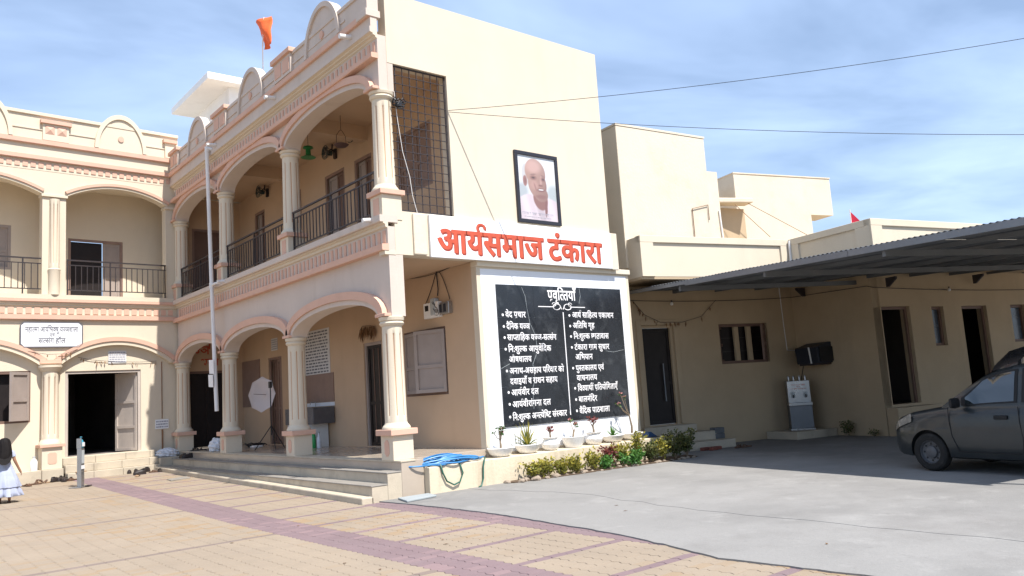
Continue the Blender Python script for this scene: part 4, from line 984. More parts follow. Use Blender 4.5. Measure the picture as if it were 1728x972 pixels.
for sgn in (-1, 1):
    fl.tube([(xc + sgn * (.05 + .10 * (1 - math.cos(t))), yy, zc + .06 * math.sin(t * 1.0)) for t in [k * .35 for k in range(19)]], .009, 4)
    fl.tube([(xc + sgn * (.22 + .05 * math.cos(t)), yy, zc + .05 + .035 * math.sin(t)) for t in [k * .4 for k in range(13)]], .007, 4)
    fl.tube([(xc + sgn * .02 + sgn * .04 * t, yy, zc - .05 + .07 * t) for t in (0, .5, 1)], .01, 4)
fl.build('flourish', 'letter_white', AB)
a, b = ony(950, 527, yb - .02), ony(963, 700, yb - .02)
MB().box((a.x + b.x) / 2 - .011, (a.x + b.x) / 2 + .011, yb - .0235, yb - .0205, b.z, a.z).build('divider', 'letter_white', AB)
for pts in (((880, 485), (886, 500), (889, 520), (894, 545), (903, 565), (907, 590)), ((905, 598), (899, 615), (903, 640), (899, 655), (901, 690)), ((977, 487), (979, 500), (977, 512)), ((1022, 592), (1035, 594), (1052, 590)), ((846, 622), (860, 614))):
    MB().tube([(P_.x, yb - .0215, P_.z) for P_ in (ony(*p_, yb - .02) for p_ in pts)], .0035, 4).build('hairline_crack', 'pic_grey', AB)
# lettering over the end door of the verandah (painted on the end wall)
for k, (s_) in enumerate('यज्ञ शा ला'.split()):
    ang = R(140 - 48 * k); xx, zz = 1.02 + .66 * math.cos(ang) - .14, 2.42 + .42 * math.sin(ang)
    lettering(s_, lambda p, q, e: (xx + p, 11.946 - e, zz + q), 'letter_red', arc, None, .36, .02, .002)
lettering('भवन', lambda p, q, e: (.80 + p, 11.946 - e, 2.36 + q), 'letter_red', arc, .52, .30, .02, .002)
# plate on the hall wing
a = hit(35, 546, WG(0, .0, 0), WY); b = hit(137, 584, WG(0, .0, 0), WY)
u0, u1 = (WO - a).dot(WX), (WO - b).dot(WX)
HP = thing('hall_name_plate', 'white name plate with dark writing above the hall pilaster', 'sign', WO, WA)
MB().prism(octo((u0 - u1) / 2, .30, .07), 0, .035, lambda p, q, e: (-(u0 + u1) / 2 + p, -.02 - e, 3.235 + q)).build('plate', 'white_paint', HP, bevel=.006)
bdr = MB(); pts = [(-(u0 + u1) / 2 + p * 1.0, -.045, 3.235 + q) for p, q in octo((u0 - u1) / 2 + .015, .315, .075)]; bdr.tube(pts, .016, 5, closed=True); bdr.build('plate_rim', 'letter_dark', HP)
for s_, cu_, wd_, zz, sz in (('महात्मा आर्यभिक्षु यज्ञशाला', 0, 1.22, 3.31, .20), ('एवं', 0, .12, 3.20, .11), ('सत्संग हॉल', 0, .62, 3.02, .20)):
    lettering(s_, lambda p, q, e: (-(u0 + u1) / 2 - wd_ / 2 + p, -.056 - e, zz + q), 'letter_dark', HP, wd_, sz, .016, .002)
# ================================================================== ROOFTOP CABIN, FLAGS, WIRES, PIPE
cb = thing('rooftop_cabin', 'white rooftop stair cabin with a wide flat overhanging slab', 'cabin', (.8, 10.94, 0))
MB().box(0, 3.2, 0, 3.5, 10.72, 10.93).build('roof_slab', 'white_wash', cb, bevel=.01)
MB().box(.75, 3.2, .35, 3.4, 7.9, 10.719).build('wall', 'white_wash', cb)
wv_ = MB().box(.735, .75, .75, 1.75, 9.35, 10.1).build('window', 'brown_frame', cb); MB().box(.72, .735, .82, 1.68, 9.42, 10.03).build('pane', 'window_blue', wv_)
for k in (1.1, 1.4): MB().box(.705, .72, k - .015, k + .015, 9.4, 10.05).build('window_bar', 'galv', cb)
fp = thing('flag_pole', 'orange flag on a thin pole above the arcade parapet', 'flag', (.45, 6.05, 7.95))
MB().tube([(0, .02, -.3), (0.0, -.02, 1.72), (0, -.14, 2.45)], .016, 8).build('pole', 'pvc', fp)
fm = MB(); nn_ = 8; q0, q1, q2, q3 = [onx(px_, py_, .45) - Vector((.45, 6.05, 7.95)) for px_, py_ in ((446, 84), (462, 75), (453, 26), (431, 38))]
for i in range(nn_ + 1):
    for j in range(nn_ + 1):
        a, b = i / nn_, j / nn_; p = q0.lerp(q1, a).lerp(q3.lerp(q2, a), b); p.x += .07 * math.sin(a * 5 + b * 3) + .02 * math.sin(b * 9); fm.v.append(tuple(p))
for i in range(nn_):
    for j in range(nn_): fm.f.append((i * (nn_ + 1) + j, (i + 1) * (nn_ + 1) + j, (i + 1) * (nn_ + 1) + j + 1, i * (nn_ + 1) + j + 1)); fm.m.append(0); fm.tone.append(0.0)
fo = fm.build('flag_cloth', 'flag_orange', fp, 80); sdm = fo.modifiers.new('s', 'SOLIDIFY'); sdm.thickness = .003
P = hit(1436, 372, AN(0, -1.2, 0), AY)
rf = thing('red_flag', 'small red triangular flag behind the annex parapet', 'flag', (P.x, P.y, P.z - .35))
MB().tube([(0, 0, -.7), (0, 0, .62)], .012, 6).build('pole', 'pvc', rf)
MB().add([(0, 0, .58), (.36, -.15, .22), (.1, -.02, .12), (0, 0, .1), (.006, .004, .58), (.366, -.146, .22), (.106, -.016, .12), (.006, .004, .1)], [(0, 1, 2, 3), (7, 6, 5, 4), (0, 4, 5, 1), (1, 5, 6, 2), (2, 6, 7, 3)]).build('flag_cloth', 'flag_red', rf)
def sag(a, b, s_, n=24): a, b = Vector(a), Vector(b); return [a.lerp(b, i / n) - Vector((0, 0, s_ * 4 * (i / n) * (1 - i / n))) for i in range(n + 1)]
wa_ = CAM + ray(1728, 36).normalized() * 17; wb_ = CAM + ray(1728, 200).normalized() * 17
wend = (1.52, -.01, 6.33)
def beyond(p): v = (p - Vector(wend)); return Vector(wend) + v * 1.6
tag(MB().tube(sag(wend, beyond(wa_), .32), .0055, 5).build('overhead_wire', 'wire'), 'upper thin black wire rising from the window grille', 'wire')
tag(MB().tube(sag((1.52, -.012, 6.30), beyond(wb_), .30), .0055, 5).build('overhead_wire', 'wire'), 'lower thin black wire running level from the window grille', 'wire')
tag(MB().tube([(.38, .03, 6.5), (.42, .03, 6.0), (.50, .035, 5.4), (.62, .03, 4.95), (.66, .03, 4.6), (.74, .03, 4.3)], .006, 6).build('loose_cable', 'pvc'), 'pale loose cable hanging down the window grille', 'cable')
bxn = thing('junction_clutter', 'dark wire junction bundle tied to the window grille', 'junction', (.42, -.03, 6.25))
jm = MB()
for k in range(9):
    c = Vector((random.uniform(-.08, .12), random.uniform(-.02, .02), random.uniform(-.07, .07))); jm.tube([c + Vector((.05 * math.cos(t), .02 * math.sin(t * 2), .05 * math.sin(t))) for t in [q * .7 for q in range(9)]], .011, 5)
jm.build('wire_bundle', 'black_plastic', bxn)
MB().box(-.05, .06, -.03, .03, -.05, .04).build('box', 'black_plastic', bxn, bevel=.008)
pp = thing('drain_pipe', 'white plastic drain pipe hanging down the front of the arcade', 'pipe', (-.16, 0, 0))
MB().tube([(.22, 8.18, 7.66), (.0, 8.25, 7.68), (-.005, 8.28, 7.64), (-.005, 8.25, 7.0), (0, 8.12, 4.1), (0, 8.02, 2.4), (0, 7.92, 1.02)], .048, 12).build('pipe', 'pvc', pp, 50)
for y, z in ((8.28, 7.66), (8.12, 4.12)): MB().tube([(-.002, y, z - .07), (-.002, y - .004, z + .07)], .058, 12).build('pipe_collar', 'pvc', pp, 50)
MB().tube([(0, 8.12, 4.12), (.0, 7.85, 4.14), (.1, 7.8, 4.15)], .03, 10).build('branch', 'pvc', pp, 50)
for z0, z1, dx_ in ((1.92, 2.28, 0), (1.60, 1.92, .02)):
    MB().prism([(7.88, z0), (8.20, z0 + .02), (8.22, z1), (7.90, z1 - .02)], -.062, -.058, lambda p, q, e: (e - dx_, p + .02, q)).build('paper_notice', 'paper', pp)

# ================================================================== PICTURE, NOTICES, METER ON THE WALLS
a, b = ony(866, 254, -.02), ony(945, 381, -.02); px0, px1, pz0, pz1 = 3.05, 4.20, 4.315, 5.785
PF = thing('framed_portrait', 'black framed portrait picture of a smiling man in a white shirt', 'portrait', (px0, -.001, pz0))
PWd, PH = px1 - px0, pz1 - pz0
fr_ = MB(); t = .075
fr_.box(0, PWd, -.05, 0, 0, t).box(0, PWd, -.05, 0, PH - t, PH).box(0, t, -.05, 0, t, PH - t).box(PWd - t, PWd, -.05, 0, t, PH - t)
fr_.build('frame', 'black_frame', PF, bevel=.006)
pic = MB().box(t, PWd - t, -.02, 0, t, PH - t).build('picture', 'pic_sky', PF)
# the print itself: a softly shaded head and shoulders, colours computed per vertex of a fine grid
def smooth(x): x = max(0.0, min(1.0, x)); return x * x * (3 - 2 * x)
def ell(p, q, cx_, cy_, rx, ry, soft=.12, rot=0.0):
    dx_, dy_ = p - cx_, q - cy_; ca, sa = math.cos(rot), math.sin(rot); dx_, dy_ = dx_ * ca + dy_ * sa, -dx_ * sa + dy_ * ca
    return smooth((1 - math.hypot(dx_ / rx, dy_ / ry)) / soft + .5)
def mixv(a, b, f_): return tuple(x + (y - x) * f_ for x, y in zip(a, b))
def portrait(p, q):
    c = mixv((.74, .76, .80), (.82, .83, .84), smooth(q)); c = mixv(c, (.42, .46, .48), .7 * ell(p, q, .08, .44, .16, .12, .8)); c = mixv(c, (.45, .50, .50), .75 * ell(p, q, .92, .44, .16, .14, .8))
    sh = smooth((.40 - .9 * (p - .30) ** 2 - q) / .03 + .5) if p < .62 else smooth((.36 - 1.2 * (p - .80) ** 2 - q) / .03 + .5)
    shirt = mixv((.80, .70, .73), (.62, .52, .56), smooth(.5 + .5 * math.sin(p * 19 + q * 7)) * .45); shirt = mixv(shirt, (.50, .41, .44), .6 * ell(p, q, .56, .12, .08, .25, .9, .4))
    c = mixv(c, shirt, sh)
    neck = ell(p, q, .56, .34, .20, .17, .15, -.5); c = mixv(c, (.34, .17, .14), neck)
    c = mixv(c, (.30, .14, .12), ell(p, q, .70, .20, .035, .14, .3, -.1))
    c = mixv(c, (.66, .64, .64), ell(p, q, .20, .70, .10, .17, .25)); c = mixv(c, (.42, .23, .20), ell(p, q, .175, .60, .055, .085, .25)); c = mixv(c, (.28, .13, .11), .7 * ell(p, q, .18, .60, .025, .05, .8))
    head = max(ell(p, q, .46, .75, .275, .215, .08, -.15), ell(p, q, .50, .57, .25, .22, .08, -.25), ell(p, q, .58, .42, .19, .125, .10, -.1))
    f_ = mixv((.52, .34, .28), (.37, .22, .18), smooth((p - .28) * 1.3 + (.75 - q) * .9)); f_ = mixv(f_, (.70, .47, .42), .75 * ell(p, q, .40, .84, .20, .10, 1.0)); f_ = mixv(f_, (.62, .39, .34), .6 * ell(p, q, .42, .55, .10, .07, 1.0)); f_ = mixv(f_, (.64, .42, .37), .7 * ell(p, q, .60, .62, .03, .08, 1.0, -.15))
    for ex, ey, k in ((.40, .665, 1), (.665, .655, .8)):
        f_ = mixv(f_, (.27, .12, .10), .65 * ell(p, q, ex, ey, .085 * k, .035, .9)); f_ = mixv(f_, (.10, .05, .05), .9 * ell(p, q, ex, ey, .045 * k, .011, .5)); f_ = mixv(f_, (.30, .17, .15), .7 * ell(p, q, ex, ey + .052, .08 * k, .012, .7, .12 if ex < .5 else -.2))
    f_ = mixv(f_, (.25, .11, .09), .75 * ell(p, q, .585, .553, .055, .016, .7)); f_ = mixv(f_, (.30, .14, .12), .55 * ell(p, q, .44, .52, .018, .07, .9, .45)); f_ = mixv(f_, (.30, .14, .12), .5 * ell(p, q, .72, .53, .014, .06, .9, -.3))
    f_ = mixv(f_, (.24, .09, .08), .85 * ell(p, q, .59, .482, .10, .026, .6, .04)); f_ = mixv(f_, (.86, .82, .80), .95 * ell(p, q, .59, .487, .07, .011, .6, .04)); f_ = mixv(f_, (.30, .14, .12), .6 * ell(p, q, .58, .375, .14, .03, 1.0))
    c = mixv(c, f_, head)
    c = mixv(c, (.90, .92, .95), .08 + .06 * smooth((p + q - 1.0) * 1.2)); return tuple((v * .80) ** 1.25 for v in c)
iw, ih = PWd - 2 * t, PH - 2 * t; GX, GY = 84, 110
pm_ = bpy.data.meshes.new('portrait_print'); pm_.from_pydata([(t + iw * i / GX, -.0215, t + ih * j / GY) for j in range(GY + 1) for i in range(GX + 1)], [], [(j * (GX + 1) + i, j * (GX + 1) + i + 1, (j + 1) * (GX + 1) + i + 1, (j + 1) * (GX + 1) + i) for j in range(GY) for i in range(GX)])
ca_ = pm_.color_attributes.new('print', 'FLOAT_COLOR', 'POINT')
ca_.data.foreach_set('color', [v for j in range(GY + 1) for i in range(GX + 1) for v in (*portrait(i / GX, j / GY), 1.0)])
pm_.materials.append(M['picture_print']); link('portrait_print', pm_, pic)
def faint_line(x0, x1, z, h, fn, m, par, seed):
    """one line of print too small to read: short uneven strokes"""
    rr = random.Random(seed); k = MB(); x = x0
    while x < x1 - .012:
        wd = rr.uniform(.5, 1.1) * h * .8; k.prism([(x, z + h * .82), (x + wd, z + h * .82), (x + wd, z + h), (x, z + h)], 0, .0006, fn)
        for q in range(rr.choice((1, 2))): xa = x + wd * rr.uniform(.1, .8); k.prism([(xa, z), (xa + h * .16, z), (xa + h * .16, z + h * .8), (xa, z + h * .8)], 0, .0006, fn)
        x += wd + (h * .6 if rr.random() < .22 else h * .04)
    return k.build('print_line', m, par)
faint_line(t + .05, PWd - t - .12, t + .10, .05, lambda p, q, e: (p, -.0222 - e, q), 'letter_faint', pic, 3); faint_line(t + .10, PWd - t - .2, t + .045, .022, lambda p, q, e: (p, -.0222 - e, q), 'letter_faint', pic, 4)
def board(nm, lab, cat, mat, loc, w_, h_, rotz, lines=0, lm='letter_faint', grp=None, blocks=0):
    o = thing(nm, lab, cat, loc, rotz, grp); MB().box(-w_ / 2, w_ / 2, -.012, 0, -h_ / 2, h_ / 2).build('sheet', mat, o)
    k = MB()
    for i in range(lines):
        z = h_ / 2 - h_ * (i + .8) / (lines + .6); x = -w_ * .44
        while x < w_ * .42:
            ln = random.uniform(.06, .2) * min(w_, 1.0); ln = min(ln, w_ * .44 - x)
            if ln > .01: k.box(x, x + ln, -.0145, -.0125, z - h_ * .12 / lines * 2, z + h_ * .1 / lines * 2)
            x += ln + .03 * w_
    if lines: k.build('print', lm, o)
    return o
board('printed_notice', 'faded printed notice above the hall doorway', 'notice', 'paper_print', WG(1.47, -.127, 2.65), .46, .34, WA, 5)
board('white_notice', 'small white rectangular notice on the corner of the hall wing', 'notice', 'paper', WG(.31, -.127, .77), .36, .26, WA, 3)
tag(MB().tube([WG(.30, -.13, 2.5), WG(.30, -.13, .92)], .012, 6).build('thin_conduit', 'rust'), 'thin dark conduit on the hall corner above the white notice', 'conduit')
tag(MB().tube([WG(.30, -.12, .62), WG(.30, -.12, -.12)], .022, 6).build('notice_post', 'rust'), 'rusty post under the small white notice', 'post')
board('wall_chart', 'tall grey printed chart with many columns behind the arcade', 'chart', 'paper_print', (2.028, 6.93, 2.32), 1.42, 1.12, R(-90), 14, 'letter_dark')
board('small_notice', 'small square notice high on the verandah wall', 'notice', 'paper_print', (2.028, 9.55, 2.75), .42, .34, R(-90), 5)
MT = thing('electric_meter', 'grey electric meter boxes with tangled wires on the verandah wall', 'meter', (2.03, 1.4, 2.75))
MB().box(-.11, 0, -.12, .40, -.17, .14).build('meter_box', 'pot_white', MT, bevel=.01); MB().box(-.116, -.11, .22, .34, -.02, .09).build('meter_window', 'dark_wood_and_unlit', MT)
MB().box(-.13, 0, -.02, .14, -.13, .22).build('meter_dial', 'pic_grey', MT, bevel=.03); MB().box(-.10, 0, -.47, -.16, -.14, .10).build('fuse_box', 'steel', MT, bevel=.01)
for k in range(2): MB().box(-.108, -.10, -.38 + k * .14, -.30 + k * .14, -.1, .06).build('fuse', 'dark_blue', MT)
wm = MB()
wm.tube(sag((-.02, .44, .16), (-.02, .02, .72), .04, 8), .008, 5); wm.tube(sag((-.02, -.42, .14), (-.02, -.12, .72), -.06, 8), .008, 5); wm.tube([(-.02, .0, .75), (-.03, -.05, .4), (-.03, -.02, .26)], .012, 5); wm.tube(sag((-.02, 1.3, .80), (-.02, .02, .72), .03, 8), .006, 5); wm.tube(sag((-.02, .02, .72), (-.05, -1.2, .86), .02, 8), .008, 5)
for k in range(7):
    c = Vector((-.12, random.uniform(-.15, .12), random.uniform(-.12, .14))); wm.tube([c + Vector((.02 * math.sin(2 * t_), .05 * math.cos(t_), .06 * math.sin(t_))) for t_ in [q * .7 for q in range(8)]], .006, 4)
wm.build('wires', 'wire', MT)
def garland(nm, lab, pts, cnt, mat='leaf_dry', ln=.14):
    o = thing(nm, lab, 'garland', (0, 0, 0)); MB().tube(pts, .006, 4).build('string', 'wire', o); k = MB(); pts = [Vector(p) for p in pts]
    for i in range(cnt):
        f_ = random.random() * (len(pts) - 1); j = min(int(f_), len(pts) - 2); p = pts[j].lerp(pts[j + 1], f_ - j); d = Vector((random.uniform(-.05, .05), random.uniform(-.05, .05), -ln * random.uniform(.5, 1.1))); s_ = Vector((random.uniform(-1, 1), random.uniform(-1, 1), .2)).normalized() * .02
        k.add([p, p + d * .5 + s_, p + d, p + d * .5 - s_], [(0, 1, 2, 3)], 0, random.random())
    k.build('dry_leaves', mat, o); return o
garland('toran_garland', 'dried leaf garland bunch above the verandah door', [(1.98, 4.6, 2.62), (1.97, 4.45, 2.72), (1.97, 4.1, 2.70), (1.97, 3.9, 2.66)], 70, ln=.34)
garland('dry_garland', 'withered leaf string looped over the annex door', [AN(.8, 1.14, 2.95), AN(1.1, 1.14, 2.62), AN(1.55, 1.14, 2.43), AN(2.2, 1.14, 2.42), AN(2.8, 1.14, 2.55), AN(3.3, 1.14, 2.95)], 34)
garland('thin_garland', 'thin leaf string across the wall above the hall doorway', [WG(2.45, -.10, 2.66), WG(2.1, -.11, 2.58), WG(1.5, -.11, 2.52), WG(.9, -.11, 2.50), WG(.45, -.10, 2.52)], 16, ln=.16)
garland('plate_string', 'short string with a dry leaf under the hall name plate', [WG(3.65, .05, 2.82), WG(3.2, .09, 2.73), WG(2.8, .09, 2.74), WG(2.5, .06, 2.86)], 9)
tag(MB().tube(sag(AN(.3, 1.14, 2.98), AN(5.86, 1.1, 3.0), .06) + [AN(5.86, -1.25, 2.95)] + sag(AN(5.9, -1.4, 2.9), AN(13, -1.36, 2.85), .05), .008, 5).build('festoon_wire', 'wire'), 'thin electric wire strung along the shed walls', 'wire')
for u, d in ((1.9, 1.10), (8.6, -1.42)):
    P = AN(u, d, 2.9 if u < 5 else 2.86); o = thing('light_bulb', 'bare white bulb hanging on the shed wall wire' + (' over the annex door' if u < 5 else ' past the dark doorways'), 'bulb', P)
    MB().lathe([(.0, -.075), (.03, -.06), (.04, -.03), (.025, 0), (.015, .012)], 12).build('bulb', 'pot_white', o, 60); MB().lathe([(.016, .012), (.018, .05), (.0, .052)], 10).build('holder', 'black_plastic', o, 60)

# ================================================================== THINGS ON THE UPPER AND LOWER VERANDAH
def wall_fan(y, z, lab):
    o = thing('wall_fan', lab, 'fan', (1.99, y, z), 0, 'wall fans on the upper verandah')
    MB().box(-.02, .04, -.05, .05, -.12, .12).build('bracket', 'iron', o); MB().tube([(0, 0, .05), (-.10, 0, .10), (-.18, 0, .02)], .02, 6).build('arm', 'iron', o)
    MB().tube([(-.06, .02, .1), (-.09, -.08, .30), (-.12, -.10, .34)], .018, 6).build('hook', 'iron', o)
    c = MB()
    for r_ in (.08, .13, .17): c.tube([(-.26 - (.17 - r_) * .3, r_ * math.cos(t_), r_ * math.sin(t_)) for t_ in [k * math.pi / 9 for k in range(18)]], .007, 4, closed=True)
    for k in range(14): a = k * math.pi / 7; c.tube([(-.31, 0, 0), (-.26, .17 * math.cos(a), .17 * math.sin(a)), (-.16, .10 * math.cos(a), .10 * math.sin(a))], .005, 4)
    c.build('cage', 'fan_green', o)
    k = MB()
    for q in range(4): a = q * math.pi / 2; k.add([(-.22, .02 * math.cos(a), .02 * math.sin(a)), (-.25, .15 * math.cos(a - .45), .15 * math.sin(a - .45)), (-.21, .15 * math.cos(a + .45), .15 * math.sin(a + .45))], [(0, 1, 2)])
    k.build('blades', 'fan_brown', o); MB().lathe([(.0, 0), (.06, .0), (.07, .06), (.06, .12), (.0, .13)], 14).build('motor', 'fan_green', o, 50).matrix_local = Matrix.Translation((-.20, 0, 0)) @ Matrix.Rotation(R(90), 4, 'Y')
    return o
wall_fan(4.2, 7.12, 'dark green caged wall fan beside the near upper column'); wall_fan(5.5, 7.08, 'dark caged wall fan over the upper door beneath the bird tray'); wall_fan(9.7, 7.10, 'dark caged wall fan in the middle upper bay')
P = onx(576, 246, 1.15)
hf = thing('bird_feeder', 'brown hanging bird tray on a wire loop under the upper verandah roof', 'bird feeder', (P.x, P.y, P.z))
MB().lathe([(.0, -.03), (.11, -.025), (.16, .02), (.165, .025), (.155, .03), (.10, -.012), (0, -.015)], 24).build('tray', 'fan_brown', hf, 40)
zt_ = 7.3 - P.z; MB().tube([(-.12, 0, .02), (-.11, 0, .22), (-.04, 0, .33), (0, 0, .36), (.04, 0, .33), (.11, 0, .22), (.12, 0, .02)], .006, 5).build('loop', 'iron', hf); MB().tube([(0, 0, .36), (0, 0, zt_)], .006, 5).build('cord', 'iron', hf)
P = onx(520, 256, .95)
hl = thing('hanging_lamp', 'green hanging lamp with a flared rim in the near upper bay', 'lamp', (P.x, P.y, P.z))
MB().lathe([(.17, -.14), (.10, -.10), (.06, -.09), (.055, .06), (.12, .08), (.11, .11), (.02, .15), (0, .15)], 24).build('shade', 'lamp_green', hl, 40); MB().tube([(0, 0, .14), (0, 0, 7.3 - P.z)], .006, 5).build('cord', 'wire', hl)
MB().lathe([(0, -.12), (.03, -.10), (.035, -.05), (.02, .0)], 12).build('bulb', 'pot_white', hl, 60)
us = thing('studio_umbrella', 'white photo umbrella on a black tripod stand behind the arcade', 'umbrella light', (1.0, 7.45, 0), R(0))
MB().tube([(0, 0, .35), (0, 0, 1.62)], .014, 8).build('stand_pole', 'black_plastic', us)
for a in (R(20), R(140), R(260)): MB().tube([(0, 0, .58), (.42 * math.cos(a), .42 * math.sin(a), .01)], .011, 6).build('stand_leg', 'black_plastic', us); 
MB().box(-.03, .03, -.05, .05, 1.50, 1.66).build('flash_clamp', 'black_plastic', us, bevel=.006)
ax = Vector((-.75, -.35, .05)).normalized(); e1 = ax.cross(Vector((0, 0, 1))).normalized(); e2 = ax.cross(e1); cc = Vector((-.05, .42, 1.36))
um = MB(); rings = [(0, .15), (.18, .12), (.34, .06), (.45, 0)]
for r_, h in rings:
    for k in range(16):
        a = 2 * math.pi * k / 16; q = r_ * (1 if k % 2 == 0 else .91); p = cc + ax * -h + (e1 * math.cos(a) + e2 * math.sin(a)) * q; um.v.append(tuple(p))
for i in range(3):
    for k in range(16): um.f.append((i * 16 + k, i * 16 + (k + 1) % 16, (i + 1) * 16 + (k + 1) % 16, (i + 1) * 16 + k)); um.m.append(0); um.tone.append(0.0)
uo = um.build('canopy', 'umbrella_cloth', us, 40); sdm = uo.modifiers.new('s', 'SOLIDIFY'); sdm.thickness = .002
MB().tube([cc - ax * .18, cc + ax * .28], .006, 5).build('shaft', 'black_plastic', us)
for k in range(8): a = 2 * math.pi * k / 8; MB().tube([cc - ax * .162] + [cc - ax * (h + .006) + (e1 * math.cos(a) + e2 * math.sin(a)) * r_ for r_, h in rings[1:]], .004, 4).build('rib', 'black_plastic', us)
ws = thing('wash_basin', 'dark stone wash basin counter on low white supports behind the arcade', 'basin', (1.45, 6.85, 0))
MB().box(0, .56, -.8, .8, .56, .95).build('counter', 'sink', ws, bevel=.01); MB().box(.02, .55, -.72, .05, .60, .956).build('bowl', 'tread_stone', ws)
MB().box(.05, .55, -.45, -.05, 0, .559).build('support', 'white_wash', ws); MB().box(.05, .55, .6, .78, 0, .559).build('support', 'white_wash', ws); MB().box(.562, .575, -.8, .8, .97, 1.06).build('splash_tile', 'white_paint', ws)
MB().tube([(.5, .1, .95), (.5, .1, 1.08), (.38, .1, 1.08), (.36, .1, 1.03)], .012, 6).build('tap', 'steel', ws)
bt = thing('green_bottle', 'bright green plastic bottle standing under the wash basin', 'bottle', (1.55, 6.28, 0))
MB().lathe([(.05, 0), (.055, .02), (.055, .26), (.03, .33), (.018, .36), (.018, .40)], 16).build('bottle_body', 'bottle_green', bt, 40); MB().lathe([(.021, .39), (.021, .42), (0, .42)], 12).build('cap', 'white_paint', bt, 40)
pb2 = thing('clear_bottle', 'clear plastic bottle beside the green bottle', 'bottle', (1.62, 6.13, 0))
MB().lathe([(.05, 0), (.052, .02), (.052, .22), (.03, .29), (.018, .32), (.018, .35)], 16).build('bottle_body', 'bag_clear', pb2, 40); MB().lathe([(.021, .34), (.021, .37), (0, .37)], 12).build('cap', 'pic_grey', pb2, 40)
tr = thing('black_tripod_bag', 'heap of black camera cables lying on the verandah floor', 'bag', (1.5, 9.7, 0)); k = MB()
for i in range(14):
    c = Vector((random.uniform(-.12, .12), random.uniform(-.35, .35), random.uniform(.03, .08))); k.tube([c + Vector((.10 * math.cos(t_), .16 * math.sin(t_), .02 * math.sin(3 * t_))) for t_ in [q * .6 for q in range(10)]], .016, 5)
k.build('cables', 'black_plastic', tr); MB().box(-.2, .05, -.35, -.05, .0, .05).build('pouch', 'paper', tr, bevel=.015)
def crumple(nm, lab, cat, loc, sx, sy, sz, m, seed):
    bm = bmesh.new(); bmesh.ops.create_icosphere(bm, subdivisions=4, radius=1); rr = random.Random(seed)
    ph = [rr.uniform(0, 6) for _ in range(9)]
    for v in bm.verts:
        n = v.co; d = 1 + .10 * math.sin(5 * n.x + ph[0]) * math.sin(6 * n.y + ph[1]) + .06 * math.sin(13 * n.z + ph[2] + 4 * n.x) + .05 * math.sin(17 * n.x + 11 * n.y + ph[3])
        v.co = Vector((n.x * sx * d, n.y * sy * d, max(-sz * .55, n.z * sz * d)))
    me = bpy.data.meshes.new(nm); bm.to_mesh(me); bm.free(); me.materials.append(M[m]); o = link(nm, me, None, (loc[0], loc[1], loc[2] + sz * .55)); return tag(o, lab, cat)
crumple('plastic_bag', 'full clear plastic bag of cups on the porch edge by the end door', 'bag', (.35, 9.4, 0), .20, .22, .22, 'bag_clear', 1)
crumple('plastic_bag', 'flat white plastic bag on the corner block beside the hall steps', 'bag', tuple(WG(.30, .2, -.12)), .30, .20, .15, 'bag_clear', 2)
# ================================================================== SHOES
def shoe(style, m1, m2):
    o = bpy.data.objects.new('shoe', None); COL.objects.link(o)
    out_ = [(-.12, -.035), (-.125, 0), (-.12, .035), (-.05, .036), (.03, .046), (.09, .045), (.125, .022), (.13, -.005), (.115, -.032), (.06, -.045), (-.03, -.034)]
    MB().prism(out_, 0, .022, lambda p, q, e: (p, q, e)).build('sole', m1, o, bevel=.004)
    if style == 0:
        k = MB(); 
        for x0, dx_ in ((.03, .05), (.0, -.02)): k.tube([(x0, -.045, .015), (x0 + dx_, -.02, .055), (x0 + dx_, .02, .055), (x0, .045, .015)], .011, 6)
        k.build('strap', m2, o, 50)
    elif style == 1:
        k = MB(); vs = []
        secs = [(-.122, .012, .05), (-.10, .033, .075), (-.04, .034, .07), (.02, .04, .065), (.07, .043, .05), (.11, .03, .04), (.128, .008, .03)]
        for x, wv, h in secs:
            for t_ in range(9): a = math.pi * t_ / 8; vs.append((x, wv * math.cos(a), .02 + h * math.sin(a)))
        k.add(vs, [(i * 9 + j, i * 9 + j + 1, (i + 1) * 9 + j + 1, (i + 1) * 9 + j) for i in range(6) for j in range(8)] + [tuple(range(9)), tuple(range(54, 63))[::-1]]).build('upper', m2, o, 60)
        MB().prism([(.024 * math.cos(2 * math.pi * i / 12) * 1.6 - .07, .024 * math.sin(2 * math.pi * i / 12)) for i in range(12)], .086, .0955, lambda p, q, e: (p, q, e)).build('opening', 'trim_black', o)
    else:
        k = MB(); k.tube([(.07, 0, .02), (.04, -.02, .045), (-.01, -.043, .015)], .010, 6); k.tube([(.07, 0, .02), (.04, .02, .045), (-.01, .043, .015)], .010, 6); k.build('strap', m2, o, 50)
    return o
PROT = [shoe(0, 'leather', 'leather'), shoe(1, 'leather', 'leather'), shoe(2, 'brown_leather', 'brown_leather'), shoe(0, 'tan_leather', 'brown_leather'), shoe(2, 'tan_leather', 'leather')]
used = set()
def put_shoe(k, loc, rz_, lab, grp):
    o = PROT[k] if k not in used else copy_tree(PROT[k]); used.add(k)
    kd = ('black two strap sandal', 'black closed shoe', 'brown thong slipper', 'tan sandal with brown straps', 'tan slipper with black straps')[k]
    lab = kd + ' ' + lab; grp = lab if grp else None
    o.location = loc; o.rotation_euler = (random.uniform(-.05, .05), 0, rz_); o.scale = (1.22, 1.22, 1.3); tag(o, lab, 'shoe', grp); return o
g1 = 'footwear left along the hall base'
